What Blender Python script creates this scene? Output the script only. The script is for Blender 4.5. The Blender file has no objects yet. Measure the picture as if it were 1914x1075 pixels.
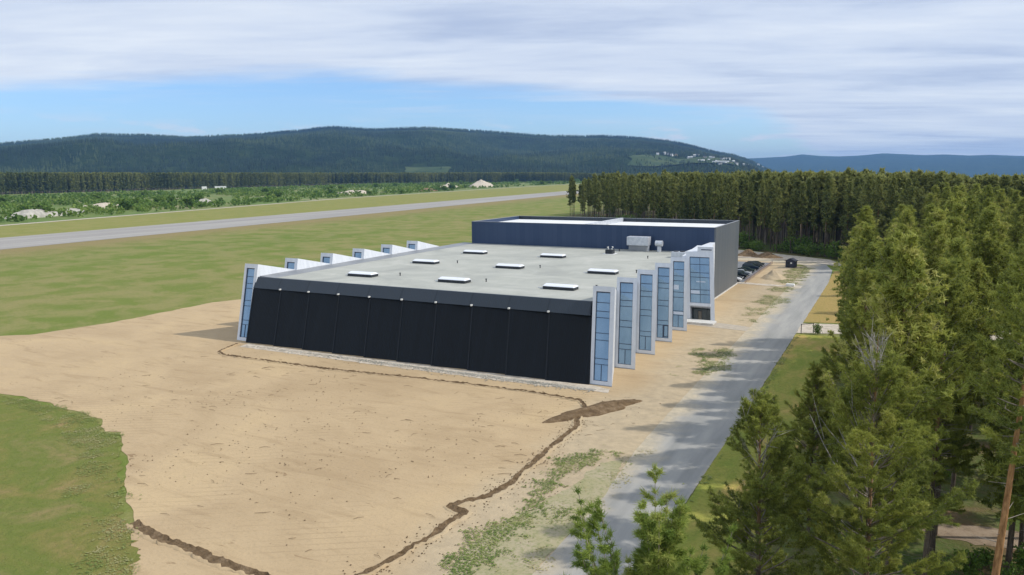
import bpy, math, random
import numpy as np
from mathutils import Matrix, Vector
from mathutils.geometry import tessellate_polygon
R_ = math.radians
scene = bpy.context.scene
COL = scene.collection

# ------------------------------------------------------------------ camera
cam_d = bpy.data.cameras.new('camera'); cam = bpy.data.objects.new('camera', cam_d); COL.objects.link(cam)
cam_d.sensor_width = 36.0; cam_d.lens = 1432.52/1914*36; cam_d.clip_start = 0.5; cam_d.clip_end = 60000
CAM = Vector((35.736, -89.598, 27.0))
PITCH, ROLL, YAW = R_(8.504), R_(-0.377), R_(-26.869)
fw = Vector((math.sin(YAW)*math.cos(PITCH), math.cos(YAW)*math.cos(PITCH), -math.sin(PITCH)))
rt = Vector((math.cos(YAW), -math.sin(YAW), 0)); up = rt.cross(fw)
rt2 = rt*math.cos(ROLL)+up*math.sin(ROLL); up2 = up*math.cos(ROLL)-rt*math.sin(ROLL)
m = Matrix((rt2, up2, -fw)).transposed().to_4x4(); m.translation = CAM
cam.matrix_world = m
scene.camera = cam

# ------------------------------------------------------------------ light
SUN_EL = 42.0; SUN_AZ = math.degrees(math.atan2(0.904, 0.428))      # compass-style, from +Y towards +X
sl = bpy.data.lights.new('sun', 'SUN'); sl.energy = 3.25; sl.angle = R_(0.9); sl.color = (1.0, 0.95, 0.86)
so = bpy.data.objects.new('sun', sl); COL.objects.link(so)
sd = Vector((math.sin(R_(SUN_AZ))*math.cos(R_(SUN_EL)), math.cos(R_(SUN_AZ))*math.cos(R_(SUN_EL)), math.sin(R_(SUN_EL))))
so.rotation_euler = sd.to_track_quat('Z', 'Y').to_euler()
scene.view_settings.view_transform = 'Standard'; scene.view_settings.look = 'None'
scene.view_settings.gamma = 1.0; scene.view_settings.exposure = 0.0

class NT:
    """small node-tree helper"""
    def __init__(s, tree): s.t = tree; s.n = tree.nodes; s.l = tree.links; s.n.clear()
    def add(s, typ, **kw):
        nd = s.n.new(typ)
        for k, v in kw.items(): setattr(nd, k, v)
        return nd
    def set(s, sock, v):
        if hasattr(v, 'links') or isinstance(v, bpy.types.NodeSocket): s.l.new(v, sock)
        else: sock.default_value = v
    def math(s, op, a, b=0.0, c=None, clamp=False):
        nd = s.add('ShaderNodeMath', operation=op, use_clamp=clamp); s.set(nd.inputs[0], a); s.set(nd.inputs[1], b)
        if c is not None: s.set(nd.inputs[2], c)
        return nd.outputs[0]
    def mapr(s, v, a, b, c=0.0, d=1.0, smooth=True):
        nd = s.add('ShaderNodeMapRange', interpolation_type='SMOOTHSTEP' if smooth else 'LINEAR', clamp=True)
        s.set(nd.inputs[0], v); s.set(nd.inputs[1], a); s.set(nd.inputs[2], b); s.set(nd.inputs[3], c); s.set(nd.inputs[4], d)
        return nd.outputs[0]
    def mix(s, f, a, b, op='MIX'):
        nd = s.add('ShaderNodeMix', data_type='RGBA', blend_type=op); s.set(nd.inputs[0], f)
        for i, v in ((6, a), (7, b)):
            if isinstance(v, tuple) and len(v) == 3: v = v+(1,)
            s.set(nd.inputs[i], v)
        return nd.outputs[2]
    def noise(s, vec, scale, detail=4, rough=.55, dist=0.0, w=None):
        nd = s.add('ShaderNodeTexNoise', noise_dimensions='3D'); s.set(nd.inputs['Vector'], vec)
        nd.inputs['Scale'].default_value = scale; nd.inputs['Detail'].default_value = detail
        nd.inputs['Roughness'].default_value = rough; nd.inputs['Distortion'].default_value = dist
        return nd.outputs[0]
    def mapping(s, vec, scale=(1, 1, 1), rot=(0, 0, 0), loc=(0, 0, 0)):
        nd = s.add('ShaderNodeMapping'); s.set(nd.inputs[0], vec)
        nd.inputs[1].default_value = loc; nd.inputs[2].default_value = rot; nd.inputs[3].default_value = scale
        return nd.outputs[0]
    def ramp(s, v, stops):
        nd = s.add('ShaderNodeValToRGB'); s.set(nd.inputs[0], v); e = nd.color_ramp.elements
        while len(e) < len(stops): e.new(0.5)
        for i, (p, c) in enumerate(stops):
            e[i].position = p; e[i].color = tuple(c)+(1,) if not isinstance(c, float) else (c, c, c, 1)
        return nd.outputs[0]

# world: Nishita sky behind a high cloud deck
world = bpy.data.worlds.new('World'); scene.world = world; world.use_nodes = True
W = NT(world.node_tree)
SKY_S = 0.1
sky = W.add('ShaderNodeTexSky', sky_type='NISHITA', sun_disc=False, sun_elevation=R_(SUN_EL), sun_rotation=R_(SUN_AZ))
sky.air_density = 1.0; sky.dust_density = 0.6; sky.ozone_density = 2.5; sky.altitude = 200
tc = W.add('ShaderNodeTexCoord'); sx = W.add('ShaderNodeSeparateXYZ'); W.l.new(tc.outputs['Generated'], sx.inputs[0])
X, Y, Z = sx.outputs
el = W.math('MULTIPLY', W.math('ARCSINE', Z), 57.2958)
az = W.math('MULTIPLY', W.math('ARCTAN2', X, Y), 57.2958)
azn = W.mapr(az, -80.0, 40.0, 0.0, 1.0, False)
# lower edge of the cloud deck (degrees of elevation / 10) by compass direction
edge = W.math('MULTIPLY', W.ramp(azn, [(0.0, .44), (0.17, .53), (0.25, .64), (0.34, .66), (0.44, .60), (0.52, .50), (0.585, .36), (0.625, .17), (0.66, .0), (1.0, .0)]), 10.0)
edge = W.math('SUBTRACT', edge, W.mapr(az, -8.0, -1.0, 0.0, 3.0))
zc = W.math('ADD', W.math('MAXIMUM', Z, 0.0), 0.05)
cv = W.add('ShaderNodeCombineXYZ'); W.l.new(W.math('DIVIDE', X, zc), cv.inputs[0]); W.l.new(W.math('DIVIDE', Y, zc), cv.inputs[1])
P = cv.outputs[0]
P2 = W.mapping(W.mapping(P, rot=(0, 0, R_(-24))), scale=(.42, 1.0, 1))
n1 = W.noise(P2, .55, 7, .58, .3); n2 = W.noise(P2, 1.3, 7, .58, .3); n3 = W.noise(P, .16, 3, .5)
rag = W.math('MULTIPLY', W.math('SUBTRACT', n1, .5), 5.5)
cov = W.mapr(W.math('ADD', W.math('SUBTRACT', el, edge), rag), -0.7, 1.1)
shade = W.math('ADD', W.math('MULTIPLY', n2, .62), W.math('MULTIPLY', n3, .38))
K = 1/SKY_S
ccol = W.ramp(shade, [(.36, (.50*K/10, .59*K/10, .78*K/10)), (.48, (.70*K/10, .78*K/10, .92*K/10)), (.62, (.86*K/10, .92*K/10, 1.0*K/10))])
sc10 = W.add('ShaderNodeVectorMath', operation='SCALE'); W.l.new(ccol, sc10.inputs[0]); sc10.inputs[3].default_value = 10.0
# small low cumulus near the horizon
Q = W.mapping(tc.outputs['Generated'], scale=(1, 1, 4.2))
c1 = W.noise(Q, 13.0, 6, .55, .2)
band = W.math('MULTIPLY', W.mapr(el, .3, 1.2), W.mapr(el, 4.4, 2.2))
low = W.math('MULTIPLY', W.mapr(c1, .54, .66), W.math('MULTIPLY', band, .8))
thin = W.math('MULTIPLY', W.mapr(W.noise(P2, .9, 5, .6, .4), .50, .85), .45)
tint = W.mix(1.0, sky.outputs[0], (1.14, 1.40, 1.80), 'MULTIPLY')
skyc = W.mix(W.math('MAXIMUM', low, thin), tint, (8.0, 8.4, 9.4))
final = W.mix(W.math('MULTIPLY', cov, .96), skyc, sc10.outputs[0])
bg = W.add('ShaderNodeBackground'); W.l.new(final, bg.inputs[0]); bg.inputs[1].default_value = SKY_S
wo = W.add('ShaderNodeOutputWorld'); W.l.new(bg.outputs[0], wo.inputs[0])

# ------------------------------------------------------------------ helpers
def tag(o, label=None, cat=None, group=None, kind=None):
    if label: o['label'] = label
    if cat: o['category'] = cat
    if group: o['group'] = group
    if kind: o['kind'] = kind
    return o
def empty(name, loc=(0, 0, 0), rz=0.0, **kw):
    o = bpy.data.objects.new(name, None); o.empty_display_size = .3; COL.objects.link(o)
    o.location = loc; o.rotation_euler = (0, 0, rz); return tag(o, **kw)

class MB:
    def __init__(s): s.v = []; s.f = []; s.mi = []
    def face(s, pts, mi=0):
        n = len(s.v); s.v += [tuple(p) for p in pts]; s.f.append(tuple(range(n, n+len(pts)))); s.mi.append(mi)
    def mesh(s, vs, fs, mi=0):
        n = len(s.v); s.v += [tuple(p) for p in vs]
        for f in fs: s.f.append(tuple(i+n for i in f)); s.mi.append(mi)
    def hexa(s, p, mi=0):
        """p: bottom loop 4 then top loop 4"""
        s.mesh(p, [(3, 2, 1, 0), (4, 5, 6, 7), (0, 1, 5, 4), (1, 2, 6, 5), (2, 3, 7, 6), (3, 0, 4, 7)], mi)
    def box(s, x0, x1, y0, y1, z0, z1, mi=0):
        s.hexa([(x0, y0, z0), (x1, y0, z0), (x1, y1, z0), (x0, y1, z0), (x0, y0, z1), (x1, y0, z1), (x1, y1, z1), (x0, y1, z1)], mi)
    def tube(s, pts, rad, n=6, mi=0, cap=True):
        pts = [Vector(p) for p in pts]; rings = []
        for i, p in enumerate(pts):
            d = (pts[min(i+1, len(pts)-1)]-pts[max(i-1, 0)]).normalized()
            a = d.cross(Vector((0, 0, 1))) if abs(d.z) < .9 else d.cross(Vector((1, 0, 0)))
            a.normalize(); b = d.cross(a)
            rings.append([p+(a*math.cos(2*math.pi*k/n)+b*math.sin(2*math.pi*k/n))*rad[i] for k in range(n)])
        base = len(s.v)
        for r in rings: s.v += [tuple(q) for q in r]
        for i in range(len(rings)-1):
            for k in range(n):
                s.f.append((base+i*n+k, base+(i+1)*n+k, base+(i+1)*n+(k+1) % n, base+i*n+(k+1) % n)); s.mi.append(mi)
        if cap:
            s.f.append(tuple(base+k for k in range(n))); s.mi.append(mi)
            s.f.append(tuple(base+(len(rings)-1)*n+k for k in reversed(range(n)))); s.mi.append(mi)
    def build(s, name, mats, parent=None, smooth=False, bevel=0.0, **kw):
        me = bpy.data.meshes.new(name); me.from_pydata(s.v, [], s.f)
        for mt in (mats if isinstance(mats, (list, tuple)) else [mats]): me.materials.append(mt)
        me.polygons.foreach_set('material_index', s.mi)
        if smooth: me.polygons.foreach_set('use_smooth', [True]*len(s.f))
        me.update()
        o = bpy.data.objects.new(name, me); COL.objects.link(o)
        if parent is not None: o.parent = parent
        if bevel:
            b = o.modifiers.new('bevel', 'BEVEL'); b.width = bevel; b.segments = 2; b.limit_method = 'ANGLE'
        return tag(o, **kw)

def np_mesh(name, V, F, mats, tint=None, mi=None, smooth=False):
    V = np.asarray(V, np.float32); F = np.asarray(F, np.int32); k = F.shape[1]
    me = bpy.data.meshes.new(name)
    me.vertices.add(len(V)); me.vertices.foreach_set('co', V.ravel())
    me.loops.add(F.size); me.loops.foreach_set('vertex_index', F.ravel())
    me.polygons.add(len(F)); me.polygons.foreach_set('loop_start', np.arange(0, F.size, k, dtype=np.int32))
    if mi is not None: me.polygons.foreach_set('material_index', np.asarray(mi, np.int32))
    for mt in mats: me.materials.append(mt)
    if tint is not None:
        a = me.attributes.new('tint', 'FLOAT', 'FACE'); a.data.foreach_set('value', np.asarray(tint, np.float32))
    me.update(calc_edges=True)
    if smooth: me.polygons.foreach_set('use_smooth', [True]*len(F))
    return me
def obj(name, me, parent=None, loc=None, **kw):
    o = bpy.data.objects.new(name, me); COL.objects.link(o)
    if parent is not None: o.parent = parent
    if loc is not None: o.location = loc
    return tag(o, **kw)

_rs = np.random.RandomState(5); _T = _rs.rand(256, 256)
def vnoise(x, y):
    x = np.asarray(x, float); y = np.asarray(y, float)
    xi = np.floor(x).astype(int); yi = np.floor(y).astype(int); fx = x-xi; fy = y-yi
    fx = fx*fx*(3-2*fx); fy = fy*fy*(3-2*fy)
    a = _T[xi % 256, yi % 256]; b = _T[(xi+1) % 256, yi % 256]; c = _T[xi % 256, (yi+1) % 256]; d = _T[(xi+1) % 256, (yi+1) % 256]
    return (a*(1-fx)+b*fx)*(1-fy)+(c*(1-fx)+d*fx)*fy
def fbm(x, y, o=4):
    s = 0; a = .5
    for i in range(o): s = s+a*vnoise(x*2**i+17.3*i, y*2**i+9.1*i); a *= .5
    return s/(1-.5**o)-.5

def ragged(pts, amp, step, scale=.35):
    out = []
    n = len(pts)
    for i in range(n):
        a = np.array(pts[i], float); b = np.array(pts[(i+1) % n], float); L = np.hypot(*(b-a)); k = max(1, int(L/step))
        nrm = np.array([-(b-a)[1], (b-a)[0]])/max(L, 1e-6)
        for j in range(k):
            p = a+(b-a)*j/k
            out.append(tuple(p+nrm*amp*2.2*float(fbm(p[0]*scale, p[1]*scale, 5))))
    return out
def sheet(name, pts, z, mat, amp=0.0, step=1.0, scale=.35, **kw):
    P = ragged(pts, amp, step, scale) if amp else pts
    tris = tessellate_polygon([[Vector((p[0], p[1], 0)) for p in P]])
    F = []
    for t in tris:
        a, b, c = [P[i] for i in t]
        F.append(t if (b[0]-a[0])*(c[1]-a[1])-(b[1]-a[1])*(c[0]-a[0]) > 0 else (t[0], t[2], t[1]))
    me = np_mesh(name, [(p[0], p[1], z) for p in P], F, [mat])
    return obj(name, me, **kw)

# ------------------------------------------------------------------ materials
def principled(name, build=None, base=(.5, .5, .5), rough=.8, metal=0.0, spec=.3, gain=None):
    mt = bpy.data.materials.new(name); mt.use_nodes = True; N = NT(mt.node_tree)
    b = N.add('ShaderNodeBsdfPrincipled'); o = N.add('ShaderNodeOutputMaterial'); N.l.new(b.outputs[0], o.inputs[0])
    b.inputs['Base Color'].default_value = tuple(base)+(1,); b.inputs['Roughness'].default_value = rough
    b.inputs['Metallic'].default_value = metal; b.inputs['Specular IOR Level'].default_value = spec
    if build:
        g = N.add('ShaderNodeNewGeometry'); pos = g.outputs['Position']
        r = build(N, pos, b, o)
        if gain: N.l.new(N.mix(1.0, b.inputs['Base Color'].links[0].from_socket, gain, 'MULTIPLY'), b.inputs['Base Color'])
    return mt
def bump(N, b, h, dist=.1, strength=1.0):
    bp = N.add('ShaderNodeBump'); N.l.new(h, bp.inputs['Height']); bp.inputs['Distance'].default_value = dist
    bp.inputs['Strength'].default_value = strength; N.l.new(bp.outputs[0], b.inputs['Normal'])

def m_grass(N, pos, b, o):
    st = N.mapping(pos, rot=(0, 0, R_(-8)), scale=(1.0, .35, 1))
    big = N.noise(st, .014, 5, .6, .3); mid = N.noise(pos, .09, 6, .65, .4); fine = N.noise(pos, 1.6, 6, .7)
    ff = N.noise(pos, 9.0, 4, .7)
    c = N.ramp(big, [(.32, (.19, .23, .055)), (.47, (.235, .255, .070)), (.62, (.31, .275, .105))])
    c = N.mix(N.mapr(mid, .36, .62, 0.0, .65), c, (.165, .225, .045))
    c = N.mix(N.mapr(mid, .60, .40, 0.0, .6), c, (.36, .30, .15))
    # dry reddish band by the airstrip
    sx = N.add('ShaderNodeSeparateXYZ'); N.l.new(pos, sx.inputs[0])
    d = N.math('ADD', N.math('ADD', sx.outputs[0], N.math('MULTIPLY', sx.outputs[1], .1015)), 254.0)
    d = N.math('ADD', d, N.math('MULTIPLY', N.math('SUBTRACT', big, .5), 60.0))
    nb = N.math('MULTIPLY', N.mapr(d, 46.0, 4.0), N.mapr(d, -12.0, -2.0))
    c = N.mix(N.math('MULTIPLY', nb, .85), c, (.36, .255, .145))
    far = N.mapr(d, -40.0, -60.0); c = N.mix(N.math('MULTIPLY', far, .55), c, (.36, .32, .105))
    c = N.mix(N.mapr(fine, .35, .70, 0.0, .38), c, (.12, .165, .035))
    c = N.mix(N.mapr(ff, .55, .75, 0.0, .25), c, (.36, .33, .15))
    N.l.new(c, b.inputs['Base Color']); bump(N, b, N.math('ADD', fine, N.math('MULTIPLY', ff, .4)), .25, .6)
M_grass = principled('meadow', m_grass, rough=.95, spec=.1, gain=(.83, .86, .76))

def m_lush(N, pos, b, o):
    a = N.noise(pos, .12, 5, .6, .5); f = N.noise(pos, 1.1, 6, .7, .3); ff = N.noise(pos, 6.0, 5, .7)
    c = N.ramp(a, [(.30, (.36, .31, .19)), (.46, (.20, .26, .085)), (.56, (.28, .28, .12)), (.66, (.38, .31, .19))])
    c = N.mix(N.mapr(f, .40, .66, 0.0, .45), c, (.15, .22, .055)); c = N.mix(N.mapr(ff, .48, .70, 0.0, .5), c, (.26, .27, .13))
    N.l.new(c, b.inputs['Base Color']); bump(N, b, N.math('ADD', f, N.math('MULTIPLY', ff, .4)), .35, .8)
M_lush = principled('lush_grass', m_lush, rough=.95, spec=.1, gain=(.80, .735, .52))

def m_sand(N, pos, b, o):
    st = N.mapping(pos, rot=(0, 0, R_(24)), scale=(.22, 1, 1)); st2 = N.mapping(pos, rot=(0, 0, R_(-62)), scale=(.3, 1, 1))
    big = N.noise(pos, .055, 5, .6, .6); mid = N.noise(st, .5, 6, .65, .6); fine = N.noise(pos, 3.2, 7, .72)
    c = N.ramp(big, [(.34, (.45, .335, .215)), (.50, (.515, .39, .255)), (.64, (.56, .425, .27))])
    c = N.mix(N.mapr(mid, .50, .70, 0.0, .5), c, (.36, .26, .16))
    c = N.mix(N.mapr(fine, .5, .70, 0.0, .38), c, (.33, .25, .165))
    # scratches, roots and wheel marks
    s1 = N.noise(N.mapping(pos, rot=(0, 0, R_(24)), scale=(.22, 1, 1)), 1.5, 4, .6, 1.2)
    s2 = N.noise(N.mapping(pos, rot=(0, 0, R_(-50)), scale=(.25, 1, 1), loc=(40, 8, 0)), 1.2, 4, .6, 1.2)
    gate = N.mapr(N.noise(pos, .16, 3, .6), .45, .66)
    sc = N.math('MAXIMUM', N.mapr(s1, .64, .70), N.mapr(s2, .655, .71))
    c = N.mix(N.math('MULTIPLY', N.math('MULTIPLY', sc, gate), .65), c, (.20, .125, .065))
    wv = N.add('ShaderNodeTexWave', wave_type='BANDS', bands_direction='X'); wd = N.mapping(pos, rot=(0, 0, R_(58))); N.l.new(wd, wv.inputs['Vector'])
    wv.inputs['Scale'].default_value = .35; wv.inputs['Distortion'].default_value = 5.0; wv.inputs['Detail'].default_value = 3.0; wv.inputs['Detail Scale'].default_value = .12
    tm = N.math('MULTIPLY', N.mapr(wv.outputs['Fac'], .86, .97), N.mapr(N.noise(pos, .07, 3, .6), .48, .62))
    c = N.mix(N.math('MULTIPLY', tm, .32), c, (.32, .235, .15))
    # greyer gravel near x > 5
    sx = N.add('ShaderNodeSeparateXYZ'); N.l.new(pos, sx.inputs[0])
    gx = N.mapr(N.math('ADD', sx.outputs[0], N.math('MULTIPLY', N.math('SUBTRACT', big, .5), 16.0)), 3.0, 9.0)
    c = N.mix(N.math('MULTIPLY', gx, .55), c, N.ramp(N.noise(pos, .8, 6, .7), [(.35, (.36, .32, .26)), (.6, (.54, .46, .35))]))
    N.l.new(c, b.inputs['Base Color']); bump(N, b, N.math('ADD', mid, N.math('MULTIPLY', fine, .35)), .35, .55)
M_sand = principled('bare_sand', m_sand, rough=.95, spec=.15, gain=(.935, .92, .845))

def m_gravel(N, pos, b, o):
    f = N.noise(pos, .9, 7, .75); g = N.noise(pos, 7.0, 4, .7)
    c = N.ramp(f, [(.36, (.38, .33, .26)), (.52, (.55, .48, .39)), (.66, (.62, .56, .47))])
    c = N.mix(N.mapr(g, .55, .7, 0.0, .4), c, (.28, .24, .19)); N.l.new(c, b.inputs['Base Color']); bump(N, b, g, .1, .6)
M_gravel = principled('pale_gravel', m_gravel, rough=.95, spec=.15)

M_fgravel = principled('shaded_forest_gravel', m_gravel, rough=.95, spec=.1, gain=(.60, .52, .45))  # same gravel with the shade of the trees put into its colour
def m_soil(N, pos, b, o):
    f = N.noise(pos, 1.2, 6, .7); g = N.noise(pos, 6.0, 5, .7)
    c = N.ramp(f, [(.36, (.14, .092, .050)), (.52, (.215, .145, .080)), (.68, (.32, .23, .14))])
    N.l.new(c, b.inputs['Base Color']); bump(N, b, N.math('ADD', f, g), .3, .9)
M_soil = principled('moist_soil', m_soil, rough=.95, spec=.15)

def m_road(N, pos, b, o):
    sx = N.add('ShaderNodeSeparateXYZ'); N.l.new(pos, sx.inputs[0]); x, y, z = sx.outputs
    st = N.mapping(pos, scale=(1.0, .12, 1)); f = N.noise(st, .55, 6, .6, .2); g = N.noise(pos, 12.0, 4, .7)
    c = N.ramp(f, [(.34, (.235, .238, .245)), (.5, (.275, .275, .285)), (.66, (.33, .325, .325))])
    wob = N.math('MULTIPLY', N.math('SUBTRACT', N.noise(pos, .22, 6, .65), .5), 7.0)
    dust = N.mapr(N.math('ADD', x, wob), 17.2, 13.6)
    e = N.mapr(N.math('ADD', x, N.math('MULTIPLY', wob, .12)), 21.0, 21.5)
    wheel = N.mapr(N.math('ABSOLUTE', N.math('SUBTRACT', x, 18.6)), .5, 1.1)
    c = N.mix(N.math('MULTIPLY', N.math('SUBTRACT', 1.0, wheel), .18), c, (.36, .36, .365))
    c = N.mix(N.math('MULTIPLY', dust, .85), c, N.ramp(N.noise(pos, 1.2, 5, .7), [(.35, (.37, .32, .25)), (.65, (.52, .44, .33))]))
    c = N.mix(N.math('MULTIPLY', e, .5), c, (.38, .34, .27)); c = N.mix(N.mapr(g, .56, .72, 0.0, .25), c, (.16, .16, .165))
    N.l.new(c, b.inputs['Base Color']); bump(N, b, g, .03, .5)
M_road = principled('faded_asphalt', m_road, rough=.85, spec=.3, gain=(1.12, 1.10, 1.0))

def m_runway(N, pos, b, o):
    st = N.mapping(pos, rot=(0, 0, R_(5.8)), scale=(1.0, .05, 1)); f = N.noise(st, .12, 6, .6); g = N.noise(pos, .6, 5, .6)
    c = N.ramp(f, [(.34, (.33, .315, .325)), (.66, (.45, .43, .435))]); c = N.mix(N.mapr(g, .5, .7, 0.0, .3), c, (.30, .285, .29))
    N.l.new(c, b.inputs['Base Color'])
M_runway = principled('runway_asphalt', m_runway, rough=.9, spec=.2, gain=(.85, .84, .76))

def m_floor(N, pos, b, o):
    a = N.noise(pos, .11, 5, .6, .4); f = N.noise(pos, 1.3, 6, .7)
    c = N.ramp(a, [(.34, (.20, .125, .07)), (.46, (.13, .13, .045)), (.60, (.095, .14, .035))])
    c = N.mix(N.mapr(f, .45, .66, 0.0, .5), c, (.19, .15, .085)); N.l.new(c, b.inputs['Base Color']); bump(N, b, f, .4, .8)
M_floor = principled('forest_floor', m_floor, rough=.95, spec=.1)

def m_verge(N, pos, b, o):
    a = N.noise(N.mapping(pos, scale=(1, .4, 1)), .25, 5, .6, .4); f = N.noise(pos, 2.2, 6, .7)
    c = N.ramp(a, [(.36, (.40, .32, .12)), (.48, (.29, .30, .08)), (.62, (.20, .26, .055))])
    sx = N.add('ShaderNodeSeparateXYZ'); N.l.new(pos, sx.inputs[0])
    c = N.mix(N.math('MULTIPLY', N.mapr(sx.outputs[1], 50.0, 54.0), .85), c, (.31, .235, .105))
    c = N.mix(N.mapr(f, .45, .66, 0.0, .4), c, (.14, .18, .04)); N.l.new(c, b.inputs['Base Color']); bump(N, b, f, .3, .7)
M_verge = principled('verge_grass', m_verge, rough=.95, spec=.1, gain=(1.22, 1.10, .98))

def m_scrub(N, pos, b, o):
    a = N.noise(pos, .012, 6, .62, .5); f = N.noise(pos, .12, 6, .7)
    c = N.ramp(a, [(.36, (.13, .20, .05)), (.50, (.17, .215, .065)), (.62, (.27, .255, .12)), (.70, (.42, .36, .26))])
    c = N.mix(N.mapr(f, .42, .66, 0.0, .7), c, (.075, .125, .03)); N.l.new(c, b.inputs['Base Color'])
M_scrub = principled('scrub_ground', m_scrub, rough=.95, spec=.1)

def m_hill(N, pos, b, o):
    a = N.noise(pos, .0016, 6, .62, .6); f = N.noise(pos, .011, 7, .72, .3); g = N.noise(pos, .05, 4, .7)
    c = N.ramp(f, [(.36, (.012, .024, .012)), (.52, (.026, .047, .018)), (.68, (.055, .080, .026))])
    c = N.mix(N.mapr(a, .48, .62, 0.0, .6), c, (.020, .036, .018))
    c = N.mix(N.mapr(a, .685, .72, 0.0, .6), c, (.15, .18, .07)); N.l.new(c, b.inputs['Base Color'])
    bump(N, b, N.math('ADD', f, N.math('MULTIPLY', g, .4)), 45.0, .8)
M_hill = principled('hill_forest_cover', m_hill, rough=1.0, spec=.05)
M_field = principled('hill_field', lambda N, pos, b, o: N.l.new(N.ramp(N.noise(pos, .01, 5, .6), [(.35, (.035, .065, .028)), (.65, (.080, .105, .045))]), b.inputs['Base Color']), rough=1, spec=.05)

def foliage(name, stops, trans=.28, rnd=.35):
    mt = bpy.data.materials.new(name); mt.use_nodes = True; N = NT(mt.node_tree)
    at = N.add('ShaderNodeAttribute', attribute_name='tint'); oi = N.add('ShaderNodeObjectInfo')
    t = N.math('ADD', at.outputs['Fac'], N.math('MULTIPLY', N.math('SUBTRACT', oi.outputs['Random'], .5), rnd), clamp=True)
    c = N.ramp(t, stops)
    b = N.add('ShaderNodeBsdfPrincipled'); b.inputs['Roughness'].default_value = .65; b.inputs['Specular IOR Level'].default_value = .2
    N.l.new(c, b.inputs['Base Color']); tr = N.add('ShaderNodeBsdfTranslucent'); N.l.new(c, tr.inputs[0])
    mx = N.add('ShaderNodeMixShader'); mx.inputs[0].default_value = trans
    N.l.new(b.outputs[0], mx.inputs[1]); N.l.new(tr.outputs[0], mx.inputs[2])
    o = N.add('ShaderNodeOutputMaterial'); N.l.new(mx.outputs[0], o.inputs[0]); return mt
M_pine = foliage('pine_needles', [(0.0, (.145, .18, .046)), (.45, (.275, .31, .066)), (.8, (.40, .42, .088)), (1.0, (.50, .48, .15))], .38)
M_pinefar = foliage('pine_needles_distant', [(0.0, (.095, .125, .038)), (.5, (.19, .215, .062)), (1.0, (.30, .31, .095))], .36)
M_hilltree = foliage('spruce_needles_hill', [(0.0, (.010, .024, .014)), (.5, (.028, .052, .022)), (1.0, (.070, .10, .034))], .15)
M_young = foliage('young_pine_needles', [(0.0, (.10, .16, .035)), (.45, (.20, .28, .055)), (.8, (.31, .38, .075)), (1.0, (.42, .44, .12))], .38)
M_leaf = foliage('birch_leaves', [(0.0, (.085, .16, .030)), (.5, (.16, .26, .045)), (1.0, (.26, .34, .08))], .35)
def m_bark(N, pos, b, o):
    tcn = N.add('ShaderNodeTexCoord'); sx = N.add('ShaderNodeSeparateXYZ'); N.l.new(tcn.outputs['Object'], sx.inputs[0])
    f = N.noise(N.mapping(tcn.outputs['Object'], scale=(6, 6, 1.2)), 1.5, 5, .7)
    t = N.mapr(N.math('ADD', sx.outputs[2], N.math('MULTIPLY', f, 5.0)), 9.0, 17.0)
    c = N.mix(t, N.ramp(f, [(.35, (.065, .048, .036)), (.65, (.17, .135, .105))]), N.ramp(f, [(.35, (.21, .115, .055)), (.65, (.40, .245, .13))]))
    N.l.new(c, b.inputs['Base Color']); bump(N, b, f, .03, .8)
M_bark = principled('pine_bark', m_bark, rough=.95, spec=.1)
M_bark2 = principled('orange_pine_bark', lambda N, pos, b, o: (lambda f: (N.l.new(N.ramp(f, [(.35, (.20, .10, .045)), (.65, (.46, .25, .115))]), b.inputs['Base Color']), bump(N, b, f, .03, .8)))(N.noise(N.mapping(pos, scale=(6, 6, 1.2)), 1.5, 5, .7)), rough=.95, spec=.1)
M_branch = principled('pine_branch_bark', lambda N, pos, b, o: N.l.new(N.ramp(N.noise(pos, 3.0, 4, .6), [(.35, (.15, .12, .09)), (.65, (.38, .33, .28))]), b.inputs['Base Color']), rough=.95, spec=.1)
M_dead = principled('dead_grey_wood', lambda N, pos, b, o: N.l.new(N.ramp(N.noise(pos, 4.0, 4, .6), [(.35, (.25, .23, .205)), (.65, (.46, .43, .39))]), b.inputs['Base Color']), rough=.95, spec=.1)

# building materials
def m_plaster(N, pos, b, o):
    f = N.noise(N.mapping(pos, scale=(1, 1, .25)), 1.2, 5, .6); c = N.ramp(f, [(.35, (.60, .63, .675)), (.65, (.69, .715, .755))]); N.l.new(c, b.inputs['Base Color'])
M_white = principled('white_cladding', m_plaster, rough=.55, spec=.3)
def seam_panels(c0, c1, width, axis=0, metal=0.0, rough=.45):
    def fn(N, pos, b, o):
        sx = N.add('ShaderNodeSeparateXYZ'); N.l.new(pos, sx.inputs[0])
        u = sx.outputs[axis]; fr = N.math('FRACT', N.math('DIVIDE', u, width)); e = N.mapr(N.math('ABSOLUTE', N.math('SUBTRACT', fr, .5)), .47, .495)
        cell = N.math('FLOOR', N.math('DIVIDE', u, width)); wn = N.add('ShaderNodeTexWhiteNoise', noise_dimensions='1D'); N.l.new(cell, wn.inputs['W'])
        f = N.math('ADD', N.math('MULTIPLY', wn.outputs[0], .45), N.math('MULTIPLY', N.noise(pos, .25, 5, .6), .55))
        c = N.ramp(f, [(.2, c0), (.8, c1)]); c = N.mix(N.math('MULTIPLY', e, .45), c, tuple(x*.4 for x in c0))
        N.l.new(c, b.inputs['Base Color']); b.inputs['Metallic'].default_value = metal; b.inputs['Roughness'].default_value = rough
        rb = N.math('SINE', N.math('MULTIPLY', u, 2*math.pi/.30)); bump(N, b, rb, .02, .35)
    return fn
M_black = principled('black_corrugated_panel', seam_panels((.0022, .0045, .007), (.0045, .0075, .011), .9, 0, 0.0, .55), spec=.22)
M_trim = principled('dark_panel_trim', base=(.009, .012, .016), rough=.55)
M_fascia = principled('slate_fascia', seam_panels((.034, .045, .058), (.044, .056, .072), 6.0, 0, 0.1, .45))
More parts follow.
